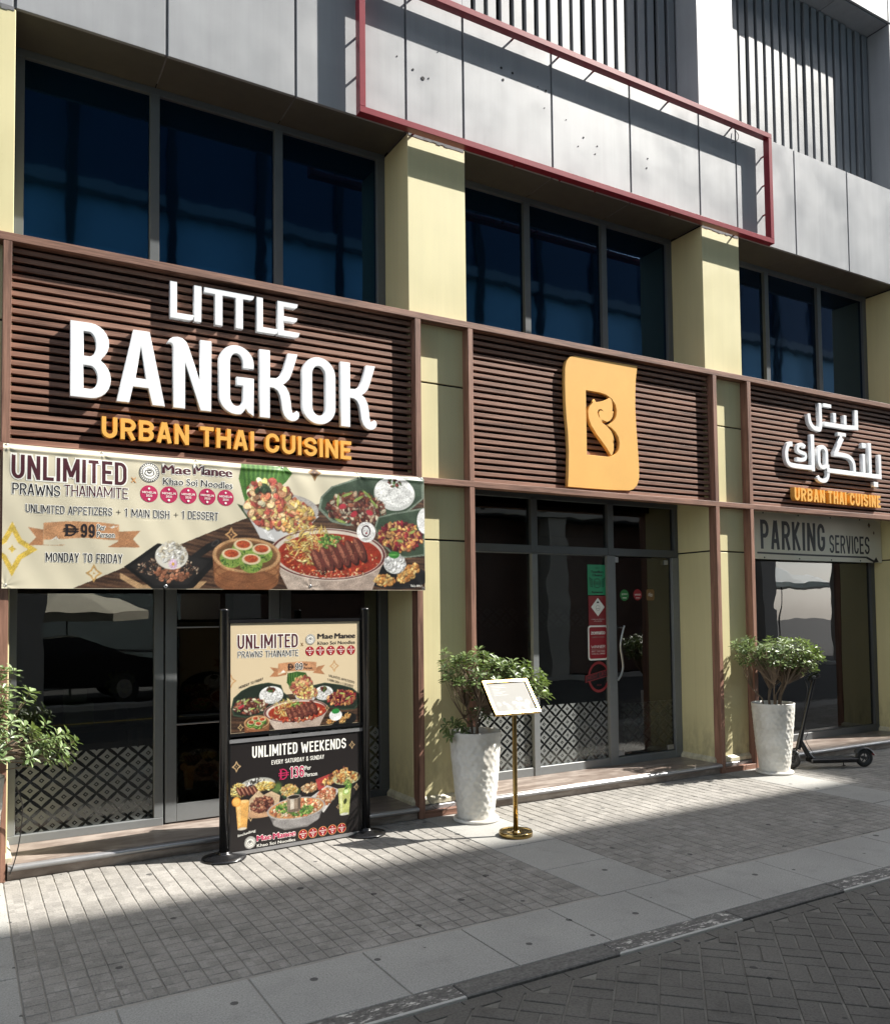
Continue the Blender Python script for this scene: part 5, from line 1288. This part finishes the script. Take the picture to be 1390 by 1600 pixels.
def plant(x, y, z0, label, tips, seed, mat, ln=.055, per=8, stems=5, base_r=.03, kind_='round', tw=.010, spread=1.0):
    t = thing('potted_plant', label, 'plant', (x, y, z0), 0, 'ficus plants in the white planters')
    rg = random.Random(seed); br = MB(); lv = MB(); tone = []
    roots = [(rg.uniform(-base_r, base_r), rg.uniform(-base_r, base_r)) for _ in range(stems)]
    forks = []
    for (rx, ry) in roots:
        h = rg.uniform(.16, .27); a = rg.uniform(0, 6.28); f_ = Vector((rx*2.2+.05*math.cos(a), ry*2.2+.05*math.sin(a), h))
        br.tube([(rx, ry, -.05), (rx*1.3, ry*1.3, h*.5), f_], [tw, tw*.85, tw*.7], 6); forks.append(f_)
    for tp in tips:
        tpv = Vector(tp); f_ = min(forks, key=lambda q_: (q_-tpv*.5).length+rg.uniform(0, .08))
        mid = f_.lerp(tpv, .5)+Vector((rg.uniform(-.03,.03), rg.uniform(-.03,.03), rg.uniform(-.03,.03)))
        if tpv.z > .12: br.tube([f_, mid, tpv], [tw*.5, tw*.34, tw*.18], 5)
        else: br.tube([(0,0,-.02), mid*.6, tpv], [tw*.4, tw*.3, tw*.18], 5)
        out = (tpv-Vector((0,0,.12))); out = out.normalized() if out.length > 1e-3 else Vector((0,0,1))
        ax = (out+Vector((0,0,.5))).normalized(); e1 = ax.orthogonal().normalized(); e2 = ax.cross(e1)
        for lvl in range(2):
            for k in range(per//2+1):
                a = 2*math.pi*k/(per//2+1)+rg.uniform(-.4,.4)+lvl*.7
                side = (e1*math.cos(a)+e2*math.sin(a)); up_ = rg.uniform(.15,.75) if lvl else rg.uniform(-.15,.35)
                d = (side+ax*up_).normalized(); nn = (ax*1.0-side*.25+Vector((rg.uniform(-.3,.3), rg.uniform(-.3,.3), rg.uniform(-.1,.4)))).normalized()
                p = tpv+ax*(lvl*.018-.012)+side*.004
                l_ = ln*rg.uniform(.72, 1.18); leaf_geo(lv, tone, p, d, nn, l_, l_*rg.uniform(.42,.56), min(1, max(0, rg.gauss(.42,.32))))
    part('stems', br, M['bark'], t)
    me = lv.mesh('foliage'); ca = me.color_attributes.new('tone', 'FLOAT_COLOR', 'POINT')
    ca.data.foreach_set('color', np.repeat(np.array(tone)[:, None], 4, 1).ravel())
    put('foliage', me, [mat], t, kind='stuff'); return t
def crown(n, c, r, seed, skew=0, inner=.45, lowcut=-9):
    rg = random.Random(seed); out = []
    while len(out) < n:
        a, b_, c_ = rg.uniform(-1,1), rg.uniform(-1,1), rg.uniform(-1,1); d = math.sqrt(a*a+b_*b_+c_*c_)
        if d > 1 or d < inner: continue
        p = (c[0]+a*r[0], c[1]+b_*r[1], c[2]+c_*r[2]+skew*a*r[0]+.02*math.sin(a*9+b_*7))
        if p[2] < lowcut: continue
        out.append(p)
    return out
planter(3.800, -.262, 'white hammered planter behind the brass menu stand', 1)
planter(7.600, -.262, 'white hammered planter beside the black scooter', 2)
planter(.030, -.290, 'white hammered planter at the left edge, mostly cut off by the picture', 3)
t1 = crown(210, (.16,-.06,.50), (.56,.33,.20), 11, -.22, .35)
t1 += crown(8, (-.20,-.02,.09), (.12,.1,.06), 12, 0, 0) + crown(9, (.12,.02,.20), (.16,.12,.09), 13, 0, 0)
plant(3.80, -.27, .70, 'leafy green ficus in the planter behind the menu stand, its crown leaning right', t1, 21, M['leaf'], .061, 9)
t2 = crown(225, (.10,-.02,.57), (.62,.36,.20), 14, -.10, .35)
plant(7.60, -.262, .70, 'leafy ficus with bare stems in the planter next to the scooter', t2, 22, M['leaf'], .061, 9, 9, .06)
t3 = crown(46, (.12,0,.56), (.26,.26,.20), 15, 0, .2) + crown(62, (.25,-.02,.28), (.40,.28,.17), 16, -.15, .2)+crown(16,(.52,0,.20),(.14,.14,.09),18,-.3,0)
plant(.03, -.29, .70, 'pale sunlit ficus reaching in from the left edge of the picture', t3, 23, M['leaf_pale'], .060, 8, 6)
wr = tag(part('black_cable', MB().tube(smooth([(.33,-.10,.64),(.37,-.05,.5),(.36,-.02,.3),(.33,-.01,.14),(.30,-.01,.05)], 5), .004, 5), M['blackmatt']), 'thin black cable hanging down beside the left planter', 'cable')
tag(part('thin_cable', MB().tube(smooth([(3.47,-.02,.16),(3.53,-.03,.09),(3.62,-.02,.06),(3.72,-.02,.10),(3.76,-.03,.17)], 5), .003, 5), M['seal']), 'thin cable looped along the base board between two timber posts', 'cable')

# ================================================================== MENU STAND
INK['inkline'] = ink('menu_line', (70,66,66))
ms = thing('menu_stand', 'polished brass menu stand with a tilted white menu board in front of the planter', 'menu stand', (3.795, -.855, 0))
part('base', MB().lathe([(0,0),(.128,0),(.133,.004),(.133,.034),(.129,.039),(.124,.036),(.118,.030),(.03,.030),(.03,.040),(.0,.040)], 0, 0, 48), M['brass'], ms)
part('post', MB().lathe([(.0,.03),(.019,.03),(.019,1.0),(.015,1.03),(0,1.03)], 0, 0, 24), M['brass'], ms)
def on_board(u, v, h):
    # u across, v up the slope, h off the face
    a = math.atan2(.245, .190); return (u-.03, -.10+v*math.cos(a)-h*math.sin(a)+.0, .965+v*math.sin(a)+h*math.cos(a)*1.0-.0)
def board_box(u0, u1, v0, v1, h0, h1):
    v = [on_board(*p) for p in ((u0,v0,h0),(u1,v0,h0),(u1,v1,h0),(u0,v1,h0),(u0,v0,h1),(u1,v0,h1),(u1,v1,h1),(u0,v1,h1))]
    return MB().add(v, BF)
BU, BV = .215, .312
part('backing', board_box(-BU, BU, 0, BV, -.020, -.002), M['brass'], ms)
for bb in (board_box(-BU,BU,0,.022,-.001,.012), board_box(-BU,BU,BV-.022,BV,-.001,.012), board_box(-BU,-BU+.022,.0225,BV-.0225,-.001,.012), board_box(BU-.022,BU,.0225,BV-.0225,-.001,.012)):
    part('frame', bb, M['brass'], ms)
mc = part('menu_card', board_box(-BU+.023, BU-.023, .023, BV-.023, -.001, .002), mat_plain('glossy_menu_paper', (.255,.25,.235), .6, .02, 6, spec=.12), ms)
pr = Prints(lambda u, v, l_: on_board(u, v, .002+l_*.5))
for k in range(16):
    u, v = rng.uniform(-.16,.17), rng.uniform(.03,.15); r_ = rng.uniform(.012,.024)
    if u+v > .24: continue
    pr.ring(u, v, r_, .0035, 'inkline', .0012, 12); pr.ring(u, v, r_*.55, .003, 'inkline', .0012, 10)
for k in range(7): pr.line((-.15, .26-.014*k), (-.15+rng.uniform(.05,.14), .26-.014*k), .004, 'inkline')
pr.build(mc, 'menu_print')

# ================================================================== SCOOTER
sc = thing('kick_scooter', 'black electric kick scooter parked beside the right planter', 'scooter', (7.94, -.21, 0), math.atan2(-.478, 1.0))
def wheel(name, cx, cz, yaw, parent):
    def tr(x, y, z): c, s = math.cos(yaw), math.sin(yaw); return (cx+x*c-y*s, x*s+y*c, cz+z)
    m_ = MB(); n = 36; k_ = 10; P = []; F_ = []
    for i in range(n):
        a = 2*math.pi*i/n
        for j in range(k_):
            b_ = 2*math.pi*j/k_; rr = .078+.022*math.cos(b_); P.append(tr(rr*math.cos(a), .024*math.sin(b_), rr*math.sin(a)))
    for i in range(n):
        for j in range(k_): F_.append((i*k_+j, ((i+1) % n)*k_+j, ((i+1) % n)*k_+(j+1) % k_, i*k_+(j+1) % k_))
    m_.add(P, F_, 0, True); w_ = part(name, m_, M['blackmatt'], parent)
    m_ = MB(); P = []; F_ = []
    for i in range(n):
        a = 2*math.pi*i/n
        for (rr, yy) in ((.062,.016),(.052,.019),(.052,-.019),(.062,-.016)): P.append(tr(rr*math.cos(a), yy, rr*math.sin(a)))
    for i in range(n):
        for j in range(3): F_.append((i*4+j, ((i+1) % n)*4+j, ((i+1) % n)*4+j+1, i*4+j+1))
    m_.add(P, F_, 0, True)
    for i in range(5):
        a = 2*math.pi*i/5+.3
        m_.tube([tr(.015*math.cos(a), -.012, .015*math.sin(a)), tr(.055*math.cos(a), -.012, .055*math.sin(a))], .006, 5)
    m_.tube([tr(0,-.03,0), tr(0,.03,0)], .018, 12); part('rim', m_, M['darkgrey'], w_); return w_
STR = R(-28)
wheel('wheel', 0, .10, STR, sc); wheel('wheel', .84, .10, 0, sc)
part('deck', MB().cbox(.20, .745, -.075, .075, .062, .112, .012), M['blackmetal'], sc)
part('deck_mat', MB().cbox(.25, .70, -.062, .062, .1125, .117, .002), M['darkgrey'], sc)
part('neck', MB().tube([(.245,0,.10),(.20,0,.145),(.115,0,.30)], [.030,.028,.026], 12), M['blackmetal'], sc)
stx = lambda z: .085+(z-.22)*.268
part('stem', MB().tube([(stx(.21),0,.21),(stx(.33),0,.33)], .028, 14).tube([(stx(.33),0,.33),(stx(.42),0,.42)], [.026,.024], 14).tube([(stx(.40),0,.40),(stx(.98),0,.98)], .020, 14), M['blackmetal'], sc)
part('fork', MB().tube([(stx(.23),.0,.235),(.035,.042,.20),(.0,.042,.10)], .010, 8).tube([(stx(.23),.0,.235),(.035,-.042,.20),(.0,-.042,.10)], .010, 8), M['blackmetal'], sc)
def fender(cx, a0, a1, rr, w, z, parent, yaw=0):
    m_ = MB(); P = []; F_ = []; n = 14; c, s = math.cos(yaw), math.sin(yaw)
    for i in range(n+1):
        a = R(a0+(a1-a0)*i/n)
        for yy, dr in ((-w,-.012),(-w*.8,0),(w*.8,0),(w,-.012)):
            x = (rr+dr)*math.cos(a); P.append((cx+x*c-yy*s, x*s+yy*c, z+(rr+dr)*math.sin(a)))
    for i in range(n):
        for j in range(3): F_.append((i*4+j, i*4+j+1, (i+1)*4+j+1, (i+1)*4+j))
    m_.add(P, F_, 0, True); part('mudguard', m_, M['darkgrey'], parent)
fender(.84, 20, 150, .118, .034, .10, sc); fender(0, 40, 130, .116, .03, .10, sc, STR)
hx, hz = stx(.99), .99
hd = MB()
hl, hr = (hx-.18*math.sin(STR)*-1*0, .20, hz+.03), (hx, -.20, hz+.03)
cs, sn = math.cos(STR), math.sin(STR)
def hb(x, y, z): return (hx+x*cs-y*sn, x*sn+y*cs, z)
part('handlebar', MB().tube([hb(.0,-.20,hz+.025), hb(-.02,-.08,hz+.02), hb(-.02,.08,hz+.02), hb(0,.20,hz+.025)], .011, 10), M['blackmetal'], sc)
for s_i in (-1, 1):
    part('grip', MB().tube([hb(.0,s_i*.115,hz+.024), hb(0,s_i*.225,hz+.024)], .016, 10), M['darkgrey'], sc)
part('display_head', MB().tube([hb(-.045,0,hz-.01), hb(.05,0,hz+.05)], [.030,.034], 12).tube([hb(-.06,0,hz-.03), hb(-.035,0,hz-.015)], [.022,.026], 12), M['blackmetal'], sc)
part('brake_lever', MB().tube([hb(-.01,.08,hz+.02), hb(-.05,.13,hz+.0), hb(-.045,.20,hz-.01)], .005, 6), M['alu'], sc)
part('brake_cable', MB().tube(smooth([hb(-.02,.07,hz+.01), hb(-.09,.05,hz-.02), hb(-.07,.02,hz-.14), (stx(.6)-.03,.02,.6)], 5), .003, 5).tube(smooth([(stx(.42)+.02,-.02,.44),(stx(.38)+.055,-.03,.38),(stx(.33)+.05,-.02,.31),(.25,-.02,.16)], 5), .003, 5), M['blackmatt'], sc)
part('kickstand', MB().tube([(.62,.045,.075),(.655,.085,.004)], .006, 6).tube([(.64,.085,.004),(.675,.085,.004)], .006, 6), M['darkgrey'], sc)
part('rear_light', MB().cbox(.945,.957,-.02,.02,.125,.150,.003), INK['red'], sc)

# ================================================================== STICKERS ON THE GLASS
YS = Y_W+.033
def flat_fn(x0, z0):
    return lambda u, v, l_: (x0+u, YS-.0006-l_*.5, z0+v)
def rrect(w, h, r): return arc(w-r, r, r, r, -90, 0, 4)+arc(w-r, h-r, r, r, 0, 90, 4)+arc(r, h-r, r, r, 90, 180, 4)+arc(r, r, r, r, 180, 270, 4)
def sheet(name, pts, x0, z0, matx, label):
    m_ = MB(); n = len(pts); fn = flat_fn(x0, z0)
    m_.add([fn(p[0], p[1], .001) for p in pts]+[fn(p[0], p[1], -.0008) for p in pts], [tuple(range(n))]+[(i, n+i, n+(i+1) % n, (i+1) % n) for i in range(n)])
    return tag(part(name, m_, matx), label, 'sticker')
st_ = sheet('sticker', [(0,0),(.262,0),(.262,.325),(0,.325)], 5.775, 1.935, INK['green'], 'green award sticker at the top of the pane beside the glass door')
pr = Prints(flat_fn(5.775, 1.935)); pr.text('Travellers', .045,.215,.235,.262,'dark',.02,lift=.003); pr.text("Choice", .065,.200,.200,.226,'dark',.02,lift=.003)
pr.ring(.13,.125,.052,.006,'dark',.003,24); pr.ring(.108,.125,.020,.005,'dark',.003,14); pr.ring(.152,.125,.020,.005,'dark',.003,14); pr.disc(.108,.125,.006,'dark',.003,8); pr.disc(.152,.125,.006,'dark',.003,8)
for k in range(5):
    for s_i in (-1, 1): pr.line((.13+s_i*.062,.085+k*.018),(.13+s_i*(.10+.004*k),.10+k*.022),.007,'dark',.003)
pr.text('Restaurant', .055,.205,.020,.042,'dark',.02,lift=.003); pr.text('2024', .105,.160,.283,.298,'dark',lift=.003); pr.build(st_)
st_ = sheet('sticker', [(0,0),(.255,0),(.255,.315),(0,.315)], 5.780, 1.610, INK['rust'], 'dark red sticker with a white diamond, below the green sticker')
pr = Prints(flat_fn(5.780, 1.610)); pr.shape([(.128,.095),(.222,.195),(.128,.295),(.034,.195)],'white',.003); pr.ring(.128,.185,.030,.003,'grey',.0034,16); pr.shape([(.128,.262),(.108,.238),(.148,.238)],'dark',.0034); pr.text('guide', .105,.150,.172,.184,'dark',lift=.0034)
pr.text('a place to discover', .035,.225,.058,.070,'white',lift=.003); pr.text('fine plates', .075,.180,.038,.050,'white',lift=.003); pr.build(st_)
st_ = sheet('sticker', rrect(.275,.372,.035), 5.765, 1.236, INK['white'], 'white-edged crimson WINNER award sticker, third down on the pane')
pr = Prints(flat_fn(5.765, 1.236)); pr.shape([(p[0]+.018,p[1]+.018) for p in rrect(.239,.336,.022)],'red',.003); pr.text('zomato', .040,.235,.275,.312,'white',.02,lift=.0036); pr.text('USERS CHOICE', .050,.225,.240,.254,'grey',lift=.0036); pr.text('WINNER', .040,.235,.130,.160,'white',.02,lift=.0036); pr.line((.04,.118),(.235,.118),.004,'grey',.0036)
pr.text('BEST THAI FOOD', .045,.230,.088,.104,'white',lift=.0036); pr.text('CASUAL DINING', .045,.230,.062,.078,'white',lift=.0036); pr.build(st_)
m_ = MB(); cx_, cz_ = 5.905, 1.058
fn = flat_fn(cx_, cz_); P = []
for k in range(36):
    a = 2*math.pi*k/36
    for rr in (.148,.122): P.append(fn(rr*math.cos(a), rr*1.12*math.sin(a), .001))
m_.add(P, [(2*k, 2*((k+1) % 36), 2*((k+1) % 36)+1, 2*k+1) for k in range(36)])
st_ = tag(part('sticker', m_, INK['rust']), 'round dull red stamp-style sticker, lowest on the pane beside the glass door', 'sticker')
pr = Prints(fn); pr.shape([(-.185,-.055),(.165,.010),(.165,.085),(-.185,.020)],'rust',.003); pr.shape([(-.175,-.045),(.155,.018),(.155,.076),(-.175,.013)],'dark',.0036); pr.text('MOST LIKED', -.160,.140,-.030,.014,'rust',.01,skew=.19,lift=.0042)
pr.text('2023', -.03,.03,-.095,-.078,'rust',lift=.003); pr.build(st_)
YS = Y_W+.029
for (x, z, c, lb, sh) in ((6.285,1.933,'leafgreen','small round green sticker on the glass door','d'), (6.478,1.938,'red','small round red sticker on the middle of the glass door','d'), (6.668,1.937,'brown','small square brown sticker, rightmost on the glass door','s')):
    pts = [(.062*math.cos(2*math.pi*k/20), .062*math.sin(2*math.pi*k/20)) for k in range(20)] if sh == 'd' else [(p[0]-.058, p[1]-.062) for p in rrect(.116,.124,.02)]
    s_o = sheet('sticker', pts, x, z, INK[c], lb); pr = Prints(flat_fn(x, z))
    if c == 'red': pr.text('WINNER', -.045,.045,-.008,.010,'white',.02,lift=.003); pr.line((-.03,-.035),(.03,-.035),.006,'white',.003)
    elif c == 'leafgreen': pr.text('green', -.04,.04,.0,.018,'white',.01,lift=.003); pr.line((-.03,-.030),(.03,-.030),.008,'white',.003)
    else:
        for k in range(4): pr.ring(-.02+.014*k, .01*math.sin(k*2), .014, .003, 'white', .003, 10)
    pr.build(s_o)

# ================================================================== ACROSS THE STREET (seen in the glass)
M['teal'] = mat_plain('blue_grey_facade', (.50,.72,.78), .6, .1, .4)
M['navyglass'] = mat_plain('navy_curtain_wall', (.02,.035,.07), .15, .2, .3)
M['concrete'] = mat_plain('concrete_frame', (.30,.29,.27), .8, .12, .6)
ob = thing('opposite_building', 'tall blue-grey building across the street, mirrored in the windows', 'building')
OX0, OX1, OY, OZ = -12.0, 62.0, -10.0, 25.9
part('wall', MB().box(OX0, OX1, OY-5, OY-.3, 4.4, OZ), M['teal'], ob)
part('roof', MB().box(OX0-.0, OX1, OY-5, OY, OZ, OZ+.02), M['concrete'], ob)
part('upper_curtain_wall', MB().box(OX0+.01, OX1-.01, OY-.29, OY-.12, 10.4, OZ-.01), M['navyglass'], ob)
me = MB().box(-.09, .09, OY-.119, OY, 4.4, OZ-.02).mesh('mullion'); me.materials.append(M['black'])
x = OX0+.5
while x < 34:
    o = bpy.data.objects.new('mullion', me); COL.objects.link(o); o.parent = ob; o.location = (x, 0, 0); x += 1.9
for z in (4.4, 10.4, 13.6, 16.8, 20.0, 23.2): part('floor_band', MB().box(OX0+.02, OX1-.02, OY-.30, OY-.02, z-.12, z+.12), M['concrete'], ob)
part('ground_floor_wall', MB().box(5.0, 19.0, OY-4.9, OY-1.2, 0, 4.28).box(44.0, OX1, OY-4.9, OY-1.2, 0, 4.28), M['brown'], ob)
me = MB().box(-.3, .3, OY-.7, OY-.1, 0, 4.27).mesh('column'); me.materials.append(M['concrete'])
x = -11.5
while x < 40:
    o = bpy.data.objects.new('column', me); COL.objects.link(o); o.parent = ob; o.location = (x, 0, 0); x += 4.2
# unseen roof block, added to shade the right end of the pavement
part('added_shade_block', MB().box(34.0, OX1-.01, OY-2.2, OY-.05, OZ+.02, OZ+3.3), M['teal'], ob)
fb = thing('distant_building', 'pale building beyond the street corner on the far side', 'building')
part('wall', MB().box(-30, 14.0, -40, -26, 0, 15), M['concrete'], fb)
for z in (2.2, 5.4, 8.6, 11.8):
    for k in range(12):
        part('window', MB().box(-28+k*2.6, -26.2+k*2.6, -26.001, -25.95, z, z+1.8), M['navyglass'], fb)
part('far_pavement', MB().box(-60, 90, -9.98, -9.6, -.055, .08), M['slab'], road)
def parasol(x, y, z, r, mat, label):
    t = thing('parasol', label, 'parasol', (x, y, 0), 0)
    m_ = MB(); P = [(0,0,z+.75)]; n = 8
    for k in range(n): a = 2*math.pi*(k+.5)/n; P.append((r*math.cos(a), r*math.sin(a), z))
    m_.add(P, [(0, 1+k, 1+(k+1) % n) for k in range(n)]); m_.add([(p[0], p[1], p[2]-.02) for p in P], [(0, 1+(k+1) % n, 1+k) for k in range(n)])
    for k in range(n):
        a_, b_ = P[1+k], P[1+(k+1) % n]; m_.add([a_, b_, (b_[0],b_[1],z-.22), (a_[0],a_[1],z-.22)], [(0,1,2,3)])
    part('canopy', m_, mat, t); part('pole', MB().tube([(0,0,0),(0,0,z+.74)], .03, 8), M['darkgrey'], t)
    part('base', MB().lathe([(0,0),(.3,0),(.3,.07),(0,.08)], 0, 0, 16), M['darkgrey'], t)
parasol(2.5, -17.4, 1.9, 2.2, M['cream_cloth'], 'cream parasol across the street, mirrored in the left window')
parasol(33.2, -18.5, 3.0, 2.4, M['white_cloth'], 'nearer white parasol across the street, mirrored in the right window')
parasol(29.0, -17.6, 2.1, 1.7, M['white_cloth'], 'farther white parasol across the street, mirrored in the right window')
rl = thing('guard_rail', 'long grey metal guard rail across the street', 'railing', (0,0,0))
m_ = MB()
for z in (.35, .65, .95): part('rail', MB().tube([(-14,-13.0,z),(4.8,-13.0,z)], .03, 6), M['steel'], rl)
for k in range(10): part('post', MB().tube([(-13.8+2*k,-13.0,-.05),(-13.8+2*k,-13.0,1.0)], .035, 6), M['steel'], rl)

# yellow bay line on the road and a parked car, both seen in the left window
part('bay_line', MB().box(1.3, 3.4, -7.62, -7.50, -.0118, -.0090), mat_plain('worn_yellow_paint', (.50,.36,.06), .8, .25, 12), road)
part('bay_line', MB().box(3.9, 6.2, -7.62, -7.50, -.0118, -.0090), mat_plain('worn_yellow_paint_far', (.50,.36,.06), .8, .25, 12), road)
car = thing('parked_car', 'dark parked car across the street, mirrored low in the left window', 'car', (1.6, -11.9, -.05))
prof = [(-2.15,.35),(-2.2,.62),(-2.05,.80),(-1.25,.92),(-.65,1.36),(.55,1.42),(1.30,1.02),(2.05,.92),(2.2,.66),(2.15,.35)]
m_ = MB(); n = len(prof)
P = []
for (yy, _k) in ((-.90,0),(.90,0)):
    for (x, z) in prof:
        ins = .16 if z > 1.2 else 0
        P.append((x, yy*(1-ins), z))
F_ = [tuple(range(n))[::-1], tuple(range(n, 2*n))]+[(i, (i+1) % n, n+(i+1) % n, n+i) for i in range(n)]
m_.add(P, F_); part('body', m_, M['blackmetal'], car)
for s_i in (-1, 1):
    m_ = MB(); m_.add([(x, s_i*(.905 if z < 1.0 else .78), z) for x, z in ((-1.15,.93),(-.62,1.28),(.50,1.33),(1.12,1.0))], [(0,1,2,3) if s_i > 0 else (3,2,1,0)]); part('side_window', m_, M['navyglass'], car)
    for x in (-1.35, 1.35):
        w_ = part('wheel', MB().tube([(x, s_i*.72, .33),(x, s_i*.93, .33)], .33, 20), M['blackmatt'], car)
        part('rim', MB().tube([(x, s_i*.931, .33),(x, s_i*.94, .33)], .21, 14), M['alu'], w_)
part('headlight', MB().cbox(2.12, 2.20, .5, .8, .62, .75, .01), M['alu'], car); part('headlight', MB().cbox(2.12, 2.20, -.8, -.5, .62, .75, .01), M['alu'], car)

# ================================================================== INSIDE THE RESTAURANT (faint through the glass)
def table_set(x, y, n):
    t = thing('dining_table', 'square dark dining table inside, %s' % n, 'table', (x, y, .095))
    part('table_top', MB().cbox(-.38, .38, -.38, .38, .72, .75, .004), M['brown'], t)
    part('leg', MB().lathe([(0,0),(.22,0),(.22,.02),(.03,.04),(.03,.719)], 0, 0, 16), M['blackmetal'], t)
    for s_i, side in ((-1, 'left'), (1, 'right')):
        c = thing('dining_chair', 'cream chair %s of the dining table %s' % (side, n), 'chair', (x+s_i*.62, y, .095), 0)
        part('seat', MB().cbox(-.21, .21, -.21, .21, .42, .48, .015), M['carton'], c)
        part('backrest', MB().cbox(s_i*.19-.02, s_i*.19+.02, -.20, .20, .50, .92, .012), M['carton'], c)
        for a in (-.18, .18):
            for b_ in (-.18, .18): part('leg', MB().box(a-.015, a+.015, b_-.015, b_+.015, 0, .419), M['brown'], c)
table_set(4.75, 1.75, 'behind the left pane of the middle bay'); table_set(9.3, 1.9, 'behind the large right window')
def pendant(x, y, z, lb):
    p = thing('pendant_lamp', lb, 'lamp', (x, y, 0))
    part('lamp_shade', MB().lathe([(.02,z+.22),(.06,z+.20),(.16,z),(.155,z),(.055,z+.19),(.02,z+.21)], 0, 0, 24), M['brass'], p)
    part('cord', MB().tube([(0,0,z+.21),(0,0,3.0)], .005, 6), M['blackmatt'], p)
pendant(4.75, 1.75, 2.02, 'brass pendant lamp over the table behind the middle bay'); pendant(9.3, 1.9, 2.0, 'brass pendant lamp over the table behind the large right window')
